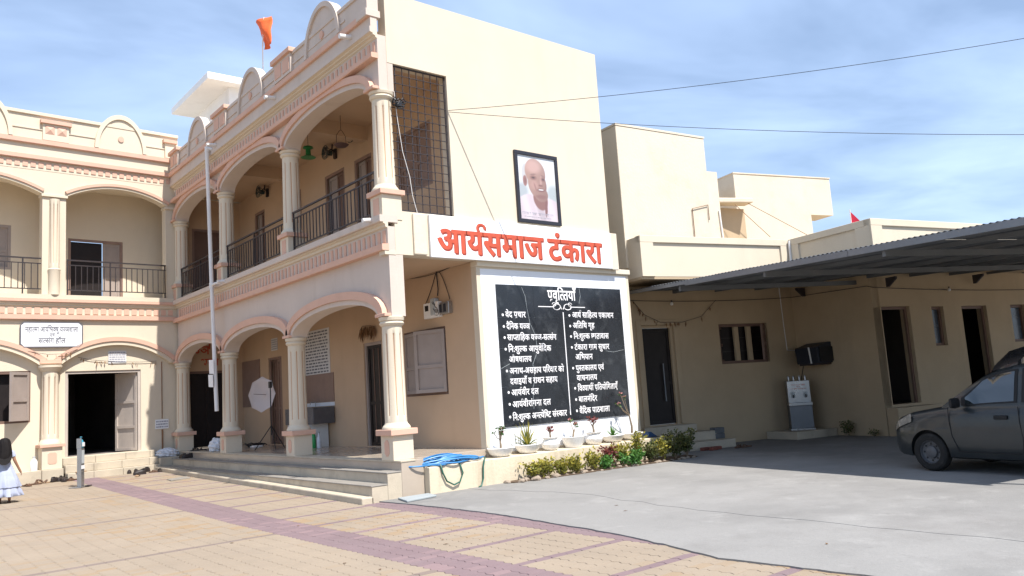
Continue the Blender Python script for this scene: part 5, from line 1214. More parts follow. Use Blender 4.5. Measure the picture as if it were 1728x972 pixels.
for px, py, k, lab in ((45, 821, 2, 0), (58, 818, 2, 0), (64, 815, 3, 0), (72, 816, 3, 0), (80, 812, 4, 0), (94, 813, 1, 1), (101, 812, 1, 1), (107, 813, 1, 1), (114, 811, 0, 1), (122, 811, 2, 1), (148, 806, 0, 2), (157, 805, 0, 2), (166, 803, 1, 2), (178, 801, 1, 2)):
    P = ong(px, py); lb = ('lying by the hall base course', 'in the heap beside the steel sanitiser stand', 'lined up before the hall door steps')[lab]
    put_shoe(k, (P.x, P.y, P.z + .004), random.uniform(0, 6.28), lb, g1 + str(lab) if False else lb)
for px, py, k in ((218, 799, 1), (228, 798, 1), (236, 801, 1), (243, 797, 1), (250, 795, 1), (257, 793, 0), (262, 797, 2), (270, 796, 0), (232, 804, 4)):
    P = ong(px, py); put_shoe(k, (P.x, P.y, P.z + .004), random.uniform(0, 6.28), 'clustered on the pavers at the porch corner', 'footwear at the porch corner')
P = onz(110, 800, -.27); put_shoe(4, tuple(WG(2.55, .56, -.272 + .0)), .6, 'left alone on the hall steps', None)
for (x, y, z, k) in ((-.15, 10.6, -.150, 1), (-.1, 10.35, -.150, 1), (.2, 10.75, .004, 0), (.3, 10.55, .004, 0)): put_shoe(k, (x, y, z), random.uniform(0, 6), 'left on the far porch steps', 'footwear on the porch steps')
for (x, y, k) in ((1.55, 10.25, 0), (1.7, 10.05, 0)): put_shoe(k, (x, y, .003), random.uniform(0, 6), 'on the verandah floor by the brown panel', 'slippers on the verandah')
for px, py in ((1247, 757), (1259, 756)): P = ong(px, py); put_shoe(2, (P.x, P.y, ZC + .007), random.uniform(0, 6), 'on the concrete near the annex steps', 'slippers by the annex steps')
for k in range(len(PROT)):
    if k not in used: bpy.data.objects.remove(PROT[k])
# ================================================================== SANITISER STAND, SMALL THINGS BY THE HALL
P = ong(136, 822)
sa_ = thing('sanitiser_stand', 'grey steel pedal sanitiser stand with a blue bottle on top', 'sanitiser stand', (P.x, P.y, P.z), R(50))
MB().box(-.24, .24, -.14, .14, 0, .02).build('base_plate', 'steel', sa_, bevel=.004); MB().box(-.065, .065, -.05, .05, .02, .86).build('post', 'steel', sa_, bevel=.006)
MB().box(-.065, .065, -.058, -.0505, .40, .48).build('sticker', 'paper', sa_); MB().box(-.05, .05, -.057, -.0505, .52, .82).build('print', 'pic_grey', sa_)
MB().box(-.065, -.05, -.05, .06, .861, 1.08).build('bottle_plate', 'steel', sa_); MB().lathe([(.05, .87), (.055, .88), (.055, 1.0), (.03, 1.05), (.015, 1.06), (.015, 1.1), (.03, 1.11), (0, 1.12)], 16, (.01, 0, 0)).build('bottle', 'aqua', sa_, 40)
MB().box(-.04, .06, -.06, -.056, .9, .99).build('bottle_label', 'paper', sa_); MB().box(-.07, .07, -.22, -.14, .012, .035).build('pedal', 'iron', sa_)
cn = thing('white_can', 'white plastic can standing beside the hall pilaster', 'can', WG(3.50, .14, -.14))
MB().lathe([(.075, 0), (.08, .02), (.08, .22), (.05, .27), (.03, .29), (.03, .33)], 16).build('can_body', 'pot_white', cn, 40); MB().lathe([(.034, .32), (.034, .35), (0, .35)], 12).build('cap', 'pic_grey', cn, 40)
hp_ = tag(MB().tube([WG(4.22, .2, -.14), WG(4.22, .2, .06), WG(4.18, .2, .08), WG(4.02, .2, .08), WG(4.0, .2, .05), WG(4.0, .2, -.14)], .012, 8).build('boot_scraper', 'pvc'), 'small pale pipe hoop fixed to the hall base', 'hoop')
# ================================================================== YARD SIDE: COOLER, AIR COOLER, BLOCKS
wc = thing('water_cooler', 'steel drinking water cooler with two taps and red printing', 'water cooler', AN(5.30, .72, -.40), AA + R(-38))
MB().box(-.27, .27, -.23, .23, .04, .62).build('cabinet_panel', 'galv', wc, bevel=.01); MB().box(-.27, .27, -.16, .23, .621, 1.22).build('tap_panel', 'steel', wc, bevel=.01); MB().box(-.28, .28, -.27, -.161, .60, .68).build('drip_tray', 'steel', wc, bevel=.01)
MB().box(-.29, .29, -.25, .25, 0, .039).build('foot', 'steel', wc)
for x in (-.15, .15): q = MB().tube([(x, -.161, .86), (x, -.22, .86), (x, -.23, .80)], .016, 8).build('tap', 'black_plastic', wc); MB().box(x - .05, x + .05, -.166, -.1605, .80, .94).build('tap_plate', 'pic_grey', wc)
for x in (-.2, -.08, .06, .2): MB().lathe([(.028, 1.22), (.03, 1.30), (.022, 1.34), (0, 1.345)], 12, (x, .0, 0)).build('steel_cup', 'steel', wc, 40)
for z_, x_, sd2 in ((1.10, .17, 5), (1.055, .06, 6), (1.0, .19, 7)): faint_line(-x_, x_, z_, .03, lambda p, q, e: (p, -.1625 - e, q), 'letter_red', wc, sd2)
ac = thing('air_cooler', 'dark boxy window air cooler jutting from the shed side wall', 'air cooler', AN(5.92, .42, 1.22), AA)
MB().prism([(0, 0), (-.48, 0), (-.52, .40), (-.10, .52), (0, .52)], -.36, .36, lambda p, q, e: (p, e, q)).build('housing', 'dark_blue', ac, bevel=.01)
for y in (-.12, ): MB().prism([(-.485, 0), (-.495, .0), (-.54, .41), (-.525, .41)], y - .02, y + .02, lambda p, q, e: (p, e, q)).build('trim_strip', 'pot_white', ac)
MB().box(-.45, -.01, -.40, -.361, .04, .40).build('vent_grille', 'black_plastic', ac); MB().box(-.46, 0, -.3, .3, -.04, 0).build('bracket', 'iron', ac)
tag(MB().tube([AN(5.9, .95, 1.32), AN(5.9, 1.02, 1.2), AN(5.88, 1.15, .8), AN(5.6, 1.16, .2), AN(5.4, 1.1, -.05)], .009, 5).build('power_cable', 'wire'), 'black power cable drooping from the window to the water cooler', 'cable')
tag(MB().tube([AN(5.5, 1.18, 3.3), AN(5.52, 1.18, 2.3), AN(5.55, 1.18, 1.62), AN(5.85, 1.18, 1.6)], .012, 6).build('conduit', 'pvc'), 'thin pale conduit running down the corner of the shed wall', 'conduit')
tag(MB().tube([AN(4.72, -.10, 4.25), AN(4.70, -.1, 3.4)], .03, 8).build('down_pipe', 'pvc'), 'white down pipe in the corner of the annex parapet', 'pipe')
bl = thing('block_stack', 'two dark grey blocks stacked on the annex step', 'block', AN(2.62, .75, -.40), AA)
for z in (0, .13): MB().box(-.14, .14, -.10, .10, z, z + .125).build('block', 'block_grey', bl, bevel=.01)
for q, (x, y, r_) in enumerate(((1.75, .17, .1), (2.02, .12, -.15), (1.86, .02, .35))):
    P = AN(x, y, ZC + .004); o = MB().box(-.115, .115, -.055, .055, 0, .07).build('brick', 'brick_red', None, bevel=.008); o.name = 'loose_brick'; o.location = P; o.rotation_euler = (0, 0, AA + r_); tag(o, 'loose red brick lying before the annex steps', 'brick', 'bricks by the annex steps')
tb = thing('blue_crate', 'dark blue folded box beside the last flower pot', 'box', (6.25, -.10, -.146)); MB().prism([(-.10, 0), (.14, 0), (.15, .02), (-.02, .12), (-.10, .11)], -.08, .08, lambda p, q, e: (p, e, q)).build('box_body', 'hose_dark', tb, bevel=.005); MB().box(-.12, .2, -.12, .12, -.002, .012).build('base_board', 'dark_wood_and_unlit', tb)
# ================================================================== POTS AND PLANTS
def leafq(mb, p, d, w_, nrm=None, tone=0.0, curl=0.0, mi=0):
    p, d = Vector(p), Vector(d); s_ = d.cross(nrm or Vector((random.uniform(-1, 1), random.uniform(-1, 1), random.uniform(-.3, 1)))); s_ = s_.normalized() * w_ if s_.length > 1e-6 else Vector((w_, 0, 0))
    m_ = p + d * .5 + Vector((0, 0, curl)); mb.add([p, m_ + s_, p + d, m_ - s_], [(0, 1, 2), (0, 2, 3)], mi, tone)
ZP = -.143
bowl = MB().lathe([(.10, 0), (.13, .005), (.19, .06), (.225, .135), (.235, .15), (.225, .158), (.205, .15), (.19, .12), (0, .12)], 32).mesh('pot', 'pot_white', 40)
urn = MB().lathe([(.10, 0), (.12, .01), (.16, .06), (.175, .12), (.15, .18), (.125, .205), (.16, .235), (.165, .245), (.15, .248), (.12, .22), (0, .21)], 40, rf=lambda k, t_, z: 1 + (.05 * (k % 4 < 2) - .025 if .03 < z < .19 else 0)).mesh('pot', 'pot_white', 30)
tubp = MB().lathe([(.12, 0), (.15, .005), (.19, .08), (.215, .17), (.225, .19), (.21, .195), (.19, .17), (0, .15)], 32).mesh('pot', 'pot_white', 40)
soil_b = MB().lathe([(0, 0.013), (.1, .012), (.195, 0)], 20).mesh('soil', 'soil'); soil_u = MB().lathe([(0, .012), (.12, 0)], 16).mesh('soil', 'soil')
def desert_rose(o, z, h, n, leafm, flow=0, lean=(0, 0)):
    stem = MB(); lf = MB(); fl_ = MB(); stem.tube([(0, 0, z - .02), (.01, 0, z + h * .18), (lean[0] * .4, lean[1] * .4, z + h * .5)], [.03, .022, .014], 8)
    for i in range(n):
        a = random.uniform(0, 6.28); hh = h * random.uniform(.7, 1.0); r_ = random.uniform(.04, .15) * h * 2.2
        b0 = Vector((lean[0] * .4, lean[1] * .4, z + h * random.uniform(.3, .5))); tip = Vector((lean[0] + r_ * math.cos(a), lean[1] + r_ * .6 * math.sin(a), z + hh)); stem.tube([b0, (b0 + tip) / 2 + Vector((0, 0, -.02)), tip], [.010, .008, .006], 5)
        for k in range(9):
            d = Vector((random.uniform(-1, 1), random.uniform(-1, 1), random.uniform(-.2, .9))).normalized() * random.uniform(.05, .085); leafq(lf, tip + Vector((0, 0, random.uniform(-.05, .02))), d, .016, tone=random.random())
        if i < flow:
            for k in range(8): d = Vector((random.uniform(-1, 1), random.uniform(-1, 1), random.uniform(-.1, .8))).normalized() * .05; leafq(fl_, tip + Vector((0, 0, .02)), d, .022, tone=random.random())
    stem.build('stem', 'bark', o, 60); lf.build('foliage', leafm, o)
    if flow: fl_.build('flowers', 'petal_pink', o)
def agave(o, z, h, n, leafm):
    lf = MB()
    for i in range(n):
        a = i * 2.4 + random.uniform(-.2, .2); el = R(25 + 60 * (i / n)) ; ln = h * random.uniform(.8, 1.1); d = Vector((math.cos(a) * math.cos(el), math.sin(a) * math.cos(el) * .8, math.sin(el))); s_ = d.cross(Vector((0, 0, 1))).normalized()
        tn = random.random(); vs = []
        for q in range(6):
            f_ = q / 5; p = Vector((0, 0, z)) + d * ln * f_ + Vector((0, 0, -.25 * ln * f_ * f_ * math.cos(el))); wv = .022 * (1 - f_) ** .6 + .001
            vs += [p - s_ * wv + Vector((0, 0, .007)), p, p + s_ * wv + Vector((0, 0, .007))]
        lf.add(vs, [(3 * q + j, 3 * q + j + 1, 3 * q + j + 4, 3 * q + j + 3) for q in range(5) for j in range(2)], 0, tn)
    lf.build('foliage', leafm, o)
pots = [(844, bowl, 'bowl', 'wide white bowl pot with a small branching desert rose at the board wall corner'), (890, bowl, 'bowl', 'wide white bowl pot with a tall spiky agave'), (929, urn, 'urn', 'ribbed white urn pot with a reddish stubby succulent'),
        (968, tubp, 'tub', 'deep white tub pot with a bare stemmed pink flowered plant'), (1003, urn, 'urn', 'ribbed white urn pot with an upright pinkish succulent'), (1035, bowl, 'bowl', 'low white bowl pot with a short green rosette plant'), (1068, bowl, 'bowl', 'low white bowl pot with a tall thin desert rose by the annex door')]
for i, (px, me, kd, lab) in enumerate(pots):
    P = ony(px, 752, -.13); o = thing('flower_pot', lab, 'flower pot', (P.x, -.135, ZP), random.uniform(0, .0), 'flower pots along the board wall plinth')
    pm = link('pot', me, o); zt = {'bowl': .13, 'urn': .215, 'tub': .16}[kd]
    if kd == 'bowl': pm.scale = (1.12, .98, 1.05) if i < 5 else (1.08, .95, .92)
    if kd == 'tub': pm.scale = (1.08, .98, 1.08)
    so_ = link('soil', soil_b if kd != 'urn' else soil_u, o, (0, 0, zt if kd != 'bowl' else .122)); so_.scale = (.95, .8, 1)
    if i == 0: desert_rose(o, zt, .40, 7, 'leaf_green', 3)
    elif i == 1: agave(o, zt - .01, .50, 22, 'leaf_yellow'); agave(o, zt - .02, .36, 14, 'leaf_green')
    elif i == 2: desert_rose(o, zt, .24, 5, 'leaf_red', 0)
    elif i == 3: desert_rose(o, zt, .36, 3, 'leaf_bright', 3, (.06, 0))
    elif i == 4: desert_rose(o, zt, .36, 6, 'leaf_red', 1, (-.02, 0))
    elif i == 5: agave(o, zt - .02, .26, 20, 'leaf_bright')
    else: desert_rose(o, zt, .82, 4, 'leaf_green', 3, (-.12, 0))
# planting strip at the foot of the plinth: soil, shrubs and edging stones
bed = MB(); bp = jitter_poly([(2.0, -.31), (2.1, -.62), (3.2, -.74), (4.6, -.86), (5.9, -1.0), (6.7, -.98), (6.9, -.5), (6.4, -.31)], .12, .03); n = len(bp)
bed.add([(x, y, ZC + .022) for x, y in bp] + [(x + (3.9 - x) * .0, y, ZC - .02) for x, y in bp], [tuple(range(n))] + [(i, (i + 1) % n, n + (i + 1) % n, n + i) for i in range(n)])
structure(bed.build('planting_bed', 'soil'))
def shrub(x, y, r_, h, n, mt, lab, sz=.05, grp='shrubs along the plinth'):
    o = thing('shrub', lab, 'shrub', (x, y, ZC + .015), 0, grp); st_ = MB(); lf = MB()
    for k in range(7):
        a = random.uniform(0, 6.28); q = r_ * random.uniform(.2, .8); tip = Vector((q * math.cos(a), q * math.sin(a) * .75, h * random.uniform(.6, .95))); st_.tube([(0, 0, 0), tip * .5 + Vector((0, 0, .02)), tip], [.010, .007, .004], 5)
        for j in range(n // 7):
            f_ = random.uniform(.35, 1.05); p = tip * f_ + Vector((random.gauss(0, .05), random.gauss(0, .04), random.gauss(0, .035))); p.z = max(.02, p.z)
            d = Vector((random.uniform(-1, 1), random.uniform(-1, 1), random.uniform(-.2, 1))).normalized() * sz * random.uniform(.7, 1.3); leafq(lf, p, d * random.choice((.6, .9, 1.0, 1.35)), sz * random.uniform(.2, .42), tone=random.random() ** 1.2 if f_ > .7 else random.random() * .35)
    st_.build('stem', 'bark', o, 60); lf.build('foliage', mt, o); return o
for x, y, r_, h, n, mt, lab in ((2.55, -.50, .16, .26, 180, 'leaf_yellow', 'low yellow green shrub at the bare end of the planting bed'), (2.9, -.52, .17, .27, 190, 'leaf_yellow', 'low yellow green shrub second along from the bare end of the bed'), (3.2, -.55, .16, .24, 180, 'leaf_yellow', 'low yellow leaved shrub under the ribbed urn pot'), (3.55, -.58, .18, .28, 200, 'leaf_yellow', 'yellow leaved shrub before the deep tub pot'),
      (3.95, -.60, .18, .30, 210, 'leaf_yellow', 'fuller yellow green shrub next to the red leaved plant'), (4.2, -.68, .15, .18, 170, 'leaf_bright', 'low fresh green plant in front of the yellow shrubs'), (4.38, -.62, .17, .36, 190, 'leaf_red', 'dark red leaved shrub in the middle of the bed'), (4.75, -.60, .2, .42, 260, 'leaf_yellow', 'tall speckled yellow shrub behind the bright green clump'),
      (4.85, -.80, .24, .26, 420, 'leaf_bright', 'dense bright green clump at the front of the bed'), (5.2, -.60, .17, .56, 220, 'leaf_yellow', 'upright yellow green shrub with a tall shoot'), (5.45, -.72, .2, .36, 260, 'leaf_dark', 'mottled olive shrub beside the bright green clump'), (5.85, -.74, .22, .42, 280, 'leaf_yellow', 'mottled yellow shrub near the annex step'), (6.15, -.8, .24, .5, 320, 'leaf_dark', 'dark olive shrub near the annex step'), (6.5, -.82, .22, .5, 300, 'leaf_dark', 'largest dark leaved shrub at the annex end of the bed')):
    shrub(x, y - .05, r_ * 1.5, h * 1.12, int(n * 2.3), mt, lab, .062)
P = AN(5.6, -.35, 0); shrub(P.x, P.y, .3, .36, 320, 'leaf_dark', 'dusty dark weed clump at the foot of the shed side wall', grp=None)
P = AN(5.7, -1.1, 0); shrub(P.x, P.y, .12, .14, 90, 'leaf_dark', 'tiny weed tuft at the shed wall corner', grp=None)
def stone_mesh(seed):
    rr = random.Random(seed); bm = bmesh.new(); bmesh.ops.create_icosphere(bm, subdivisions=2, radius=1)
    for v in bm.verts: v.co = Vector((v.co.x * 1.2, v.co.y * .9, v.co.z * .7)) * (1 + .22 * math.sin(3 * v.co.x + seed) * math.sin(4 * v.co.y + 2 * seed) + rr.uniform(-.08, .08))
    me = bpy.data.meshes.new('edging_stone'); bm.to_mesh(me); bm.free(); me.materials.append(M['stone']); return me
STN = [stone_mesh(i) for i in range(4)]
for i in range(30):
    f_ = i / 29; x = 2.02 + 4.5 * f_ + random.uniform(-.05, .05); y = -.60 - .40 * f_ + random.uniform(-.05, .05) - (.0 if i > 4 else random.uniform(-.2, .1)); s_ = random.uniform(.03, .058) * (1.3 if i < 8 else 1)
    o = link('edging_stone', STN[i % 4], None, (x, y, ZC + s_ * .35), (random.uniform(-.3, .3), random.uniform(-.3, .3), random.uniform(0, 6)), (s_, s_, s_)); tag(o, 'small rough stone edging the planting bed', 'stone', 'stones edging the planting bed')
# hose
hs = thing('garden_hose', 'coiled blue garden hose heaped on the plinth corner with hanging green loops', 'hose', (.98, -.17, -.145))
hm = MB()
for k in range(11):
    cx_, cy_ = random.uniform(-.22, .22), random.uniform(-.05, .06); rx, ry = random.uniform(.22, .60), random.uniform(.08, .19); tl = random.uniform(-.5, .5); ph = random.uniform(0, 6); zb_ = .02 + .013 * k
    hm.tube([(cx_ + rx * math.cos(a) + .05 * math.sin(3 * a + ph), cy_ + ry * math.sin(a + tl) + .03 * math.cos(2 * a + ph), max(.018, zb_ * (1 - .75 * min(1, (abs(cx_ + rx * math.cos(a)) / .62) ** 2)) + .02 * math.sin(2 * a + ph))) for a in [2 * math.pi * q / 30 for q in range(30)]], .0135, 6, closed=True)
hm.build('coil', 'hose_blue', hs, 60)
hb_ = MB(); hb_.tube([(.72, -.1, .04), (.62, -.215, .02), (.58, -.22, -.1), (.57, -.215, -.30), (.52, -.22, -.42), (.44, -.25, -.435)], .0145, 6)
hb_.build('hanging_end', 'hose_green', hs, 60)
MB().tube([(-.28, -.1, .05), (-.30, -.205, .02), (-.27, -.22, -.12), (-.20, -.225, -.26), (-.06, -.23, -.335), (.06, -.23, -.30), (.14, -.22, -.16), (.10, -.2, .0), (.08, -.1, .05)], .0145, 6).build('hanging_loop', 'hose_green', hs, 60)
# dry leaves and bits on the paving
for px, py in ((395, 917), (585, 950), (640, 961), (745, 912), (758, 918), (500, 888), (1395, 922), (1045, 855), (1060, 864)):
    P = ong(px, py); k = MB(); a = random.uniform(0, 6); ln = random.uniform(.04, .08); z = P.z + (.004 if P.x < -.6 else .02)
    k.add([(P.x, P.y, z), (P.x + ln * .5 * math.cos(a) - .015 * math.sin(a), P.y + ln * .5 * math.sin(a) + .015 * math.cos(a), z + .008), (P.x + ln * math.cos(a), P.y + ln * math.sin(a), z + .002), (P.x + ln * .5 * math.cos(a) + .015 * math.sin(a), P.y + ln * .5 * math.sin(a) - .015 * math.cos(a), z + .004)], [(0, 1, 2), (0, 2, 3)], 0, random.random() * .5)
    tag(k.build('dry_leaf', 'leaf_dry'), 'small dry leaf fallen on the open paving', 'leaf', 'dry leaves scattered over the yard')

# ================================================================== CARS
def loft(mb, secs, mi=0, cap=True):
    n = len(secs[0]); o = len(mb.v); vs = [p for s_ in secs for p in s_]
    fs = [(i * n + j, i * n + (j + 1) % n, (i + 1) * n + (j + 1) % n, (i + 1) * n + j) for i in range(len(secs) - 1) for j in range(n)]
    if cap: fs += [tuple(range(n))[::-1], tuple(range((len(secs) - 1) * n, len(secs) * n))]
    mb.add(vs, fs, mi)
def lerp_tab(tab, x):
    for (a, *va), (b, *vb) in zip(tab[:-1], tab[1:]):
        if a <= x <= b: f_ = (x - a) / (b - a); return [p + (q - p) * f_ for p, q in zip(va, vb)]
    return tab[-1][1:] if x > tab[-1][0] else tab[0][1:]
def make_car(name, label, paint, loc, rotz, sc_=1.0, zs=1.0):
    """small hatchback; local x runs backwards from the nose, y to the car's left is +y after the turn, z up"""
    car = thing(name, label, 'car', loc, rotz)
    # x, bottom z, half width, belt/hood z
    T = [(0.0, .30, .46, .60), (.05, .22, .58, .68), (.18, .19, .665, .755), (.40, .18, .705, .82), (.70, .18, .725, .865), (.98, .18, .735, .905), (1.25, .18, .74, .915), (2.2, .18, .74, .94), (2.9, .19, .735, .965), (3.25, .22, .715, .97), (3.42, .26, .68, .93), (3.5, .34, .60, .78)]
    secs = []
    for x in [0, .02, .05, .1, .18, .28, .4, .55, .7, .85, .98, 1.1, 1.25, 1.5, 1.8, 2.2, 2.6, 2.9, 3.1, 3.25, 3.35, 3.42, 3.5]:
        zb, hw, zt = lerp_tab(T, x); crown = .035 if x < 1.1 else .01
        prof = [(0, zb), (hw * .80, zb), (hw * .95, zb + .03), (hw * .985, zb + .12), (hw, zb + .22), (hw * 1.008, (zb + zt) / 2 + .02), (hw * .995, zt - .16), (hw * .975, zt - .06), (hw * .93, zt - .012), (hw * .84, zt + crown * .35), (hw * .5, zt + crown * .8), (0, zt + crown)]
        secs.append([(x, p, z) for p, z in prof] + [(x, -p, z) for p, z in prof[::-1][1:-1]])
    mb = MB(); loft(mb, secs); body = mb.build('body', paint, car, 35)
    cut = MB()
    for x in (.68, 3.04): cut.tube([(x, -1.2, .27), (x, 1.2, .27)], .315, 36)
    co = cut.build('tmp_cut', paint, car)
    bo = body.modifiers.new('b', 'BOOLEAN'); bo.object = co; bo.operation = 'DIFFERENCE'; bo.solver = 'EXACT'
    bpy.context.view_layer.update(); me = bpy.data.meshes.new_from_object(body.evaluated_get(bpy.context.evaluated_depsgraph_get()))
    body.modifiers.clear(); body.data = me; bpy.data.objects.remove(co)
    me.polygons.foreach_set('use_smooth', [True] * len(me.polygons)); me.set_sharp_from_angle(angle=R(38))
    MB().box(.25, 3.3, -.60, .60, .20, .62).build('underbody', 'trim_black', car)
    # greenhouse: x, z roof, half width at roof ; base from belt
    G = [(.93, .915, .66), (1.10, 1.035, .645), (1.30, 1.17, .62), (1.52, 1.305, .59), (1.72, 1.39, .57), (1.95, 1.435, .56), (2.35, 1.455, .56), (2.8, 1.435, .555), (3.1, 1.37, .54), (3.28, 1.22, .57), (3.42, 1.0, .63)]
    secs = []
    for x, zr, hw in G:
        zb, hwb, zt = lerp_tab(T, x); b0 = hwb * .93
        k = min(1.0, (zr - zt) / .45 + .05); ht = b0 + (hw - b0) * max(0, k) if zr > zt else b0
        prof = [(b0, zt - .03), (b0 * .995, zt + (zr - zt) * .05), (ht * 1.0 + (b0 - ht) * .25, zt + (zr - zt) * .70), (ht * .985, zt + (zr - zt) * .90), (ht * .9, zt + (zr - zt) * .985 + .004), (ht * .5, zr + .018), (0, zr + .025)]
        secs.append([(x, p, z) for p, z in prof] + [(x, -p, z) for p, z in prof[::-1][1:]])
    mb = MB(); loft(mb, secs); mb.build('cabin', paint, car, 35)
    def side(x, f_, s_):
        zr, hw = lerp_tab(G, x); zb, hwb, zt = lerp_tab(T, x); b0 = hwb * .93; k = max(0, min(1, (zr - zt) / .45 + .05)); ht = b0 + (hw - b0) * k
        z = zt + (zr - zt) * f_
        if f_ <= .05: y = b0
        elif f_ <= .7: y = b0 * .995 + (ht + (b0 - ht) * .25 - b0 * .995) * (f_ - .05) / .65
        else: y = (ht + (b0 - ht) * .25) + (ht * .985 - ht - (b0 - ht) * .25) * (f_ - .7) / .2
        return (x, s_ * (y + .006), z)
    def glass(nm, x0, x1, s_, fl, mt='glass_dark', pad=0, fb=None):
        mb = MB(); n = 14; m_ = 4; vs = []
        for i in range(n + 1):
            x = x0 + (x1 - x0) * i / n; top = fl(x); bt = (fb(x) if fb else .07)
            for j in range(m_ + 1): p = side(x, bt + (top - bt) * j / m_, s_); vs.append((p[0], p[1] + s_ * pad, p[2]))
        mb.add(vs, [(i * (m_ + 1) + j, (i + 1) * (m_ + 1) + j, (i + 1) * (m_ + 1) + j + 1, i * (m_ + 1) + j + 1) for i in range(n) for j in range(m_)]); return mb.build(nm, mt, car, 40)
    for s_ in (1, -1):
        glass('window_rubber', 1.24, 2.02, s_, lambda x: .90 if x > 1.55 else .52 + .38 * (x - 1.24) / .31, 'trim_black', .001, lambda x: .03)
        glass('side_window', 1.30, 1.98, s_, lambda x: .84 if x > 1.55 else .46 + .38 * (x - 1.30) / .25, 'glass_dark', .004)
        glass('window_rubber', 2.08, 2.92, s_, lambda x: .90 if x < 2.7 else .90 - .3 * (x - 2.7) / .22, 'trim_black', .001, lambda x: .03)
        glass('side_window', 2.12, 2.86, s_, lambda x: .84 if x < 2.7 else .84 - .2 * (x - 2.7) / .16, 'glass_dark', .004)
        def bs(x, z): zb, hwb, zt = lerp_tab(T, x); return s_ * (hwb * 1.008 + .002)
        for xs in ((1.06, 1.10), (2.05, 2.05)): MB().tube([(xs[0], bs(1.08, 0) * .985, .90), (xs[0], bs(1.08, 0), .70), (xs[0] + .02, bs(1.08, 0), .50), (xs[0] + .10 * (xs[0] < 1.5), bs(1.08, 0) * .995, .30)], .005, 5).build('door_seam', 'trim_black', car)
        MB().tube([(1.16, bs(1.1, 0) * .993, .295), (2.9, bs(2.2, 0) * .993, .295)], .006, 5).build('door_seam', 'trim_black', car)
        MB().box(1.72, 1.90, min(bs(1.8, 0) * .985, bs(1.8, 0) * 1.02), max(bs(1.8, 0) * .985, bs(1.8, 0) * 1.02), .735, .79).build('door_handle', 'trim_black', car, bevel=.008)
        mr = MB(); loft(mr, [[(1.24 + .02 * math.cos(a) + q * .015, s_ * (.74 + .20 * q), .965 + (.075 - .02 * abs(q - .5)) * math.sin(a)) for a in [2 * math.pi * k / 14 for k in range(14)]] for q in (0, .25, .5, .75, 1)]); mo = mr.build('mirror', 'trim_black', car, 50)
        hl_ = MB(); vs = []
        for i in range(9):
            f_ = i / 8; x = .045 + .40 * f_; zb, hwb, zt = lerp_tab(T, x)
            for q in (0, .5, 1): vs.append((x - .008, s_ * (hwb * (.995 - .02 * q) + .012), zt - .15 + .02 * f_ + (.10 + .02 * f_) * q * (1 - .15 * (1 - f_))))
        hl_.add(vs, [(i * 3 + j, (i + 1) * 3 + j, (i + 1) * 3 + j + 1, i * 3 + j + 1) for i in range(8) for j in range(2)]).build('headlight', 'lamp_lens', car, 60)
        for x in (.68, 3.04):
            wh = bpy.data.objects.new('wheel', None); COL.objects.link(wh); wh.parent = car; wh.location = (x, s_ * .645, .268); wh.rotation_euler = (R(-90) * s_, 0, 0)
            MB().lathe([(.165, -.075), (.235, -.08), (.262, -.06), (.268, -.03), (.268, .03), (.262, .06), (.235, .08), (.165, .075)], 40, cap=False).build('tyre', 'tyre', wh, 40)
            MB().lathe([(.168, -.06), (.17, .062), (.155, .066), (.145, .03), (.09, .02), (.085, .045), (.05, .055), (0, .056)], 32).build('rim', 'rim', wh, 35)
            for q in range(8): a = q * math.pi / 4; MB().lathe([(.014, .026), (.014, .03), (0, .03)], 8, (.118 * math.cos(a), .118 * math.sin(a), 0)).build('rim_hole', 'trim_black', wh)
    wsn = MB(); vs = []
    for i in range(7):
        x = 1.0 + .70 * i / 6; zr, hw = lerp_tab(G, x)
        for j in range(7): q = -1 + 2 * j / 6; vs.append((x - .006, q * (hw * .90), zr + .028 - .024 * q * q))
    wsn.add(vs, [(i * 7 + j, (i + 1) * 7 + j, (i + 1) * 7 + j + 1, i * 7 + j + 1) for i in range(6) for j in range(6)]).build('windscreen', 'glass_dark', car, 60)
    MB().box(-.012, .02, -.34, .34, .34, .46).build('grille', 'trim_black', car, bevel=.01); MB().box(-.02, .015, -.2, .2, .50, .60).build('number_plate', 'paper', car)
    car.scale = (sc_, sc_, sc_ * zs); return car
# nose points along +AY (into the yard); local +x is backwards, so local x axis = -AY ; its left flank faces the camera
rot_car = math.atan2(-AY.y, -AY.x)
P = ong(1575, 797)
sc1 = 1.045
lx, ly = Vector((math.cos(rot_car), math.sin(rot_car), 0)), Vector((-math.sin(rot_car), math.cos(rot_car), 0))
side_s = 1 if ly.dot(CAM - P) > 0 else -1
oc = Vector((P.x, P.y, ZC + .004)) - lx * .68 * sc1 - ly * side_s * .70 * sc1
make_car('parked_hatchback', 'dusty dark grey hatchback parked in the shade of the shed', 'car_paint', oc, rot_car, sc1)
oc2 = oc - ly * side_s * 2.3 + lx * (.1 + 3.5 * 1.12)
make_car('parked_suv', 'taller black car parked behind the grey hatchback', 'suv_paint', oc2, rot_car + math.pi, 1.12, 1.12)

# ================================================================== GIRL
P = ong(7, 849)
vd_ = Vector((P.x - CAM.x, P.y - CAM.y, 0)).normalized()
girl = thing('person', 'child with long black hair in a pale lavender frilled dress walking away', 'person', (P.x, P.y, P.z), math.atan2(vd_.y, vd_.x) - R(90))
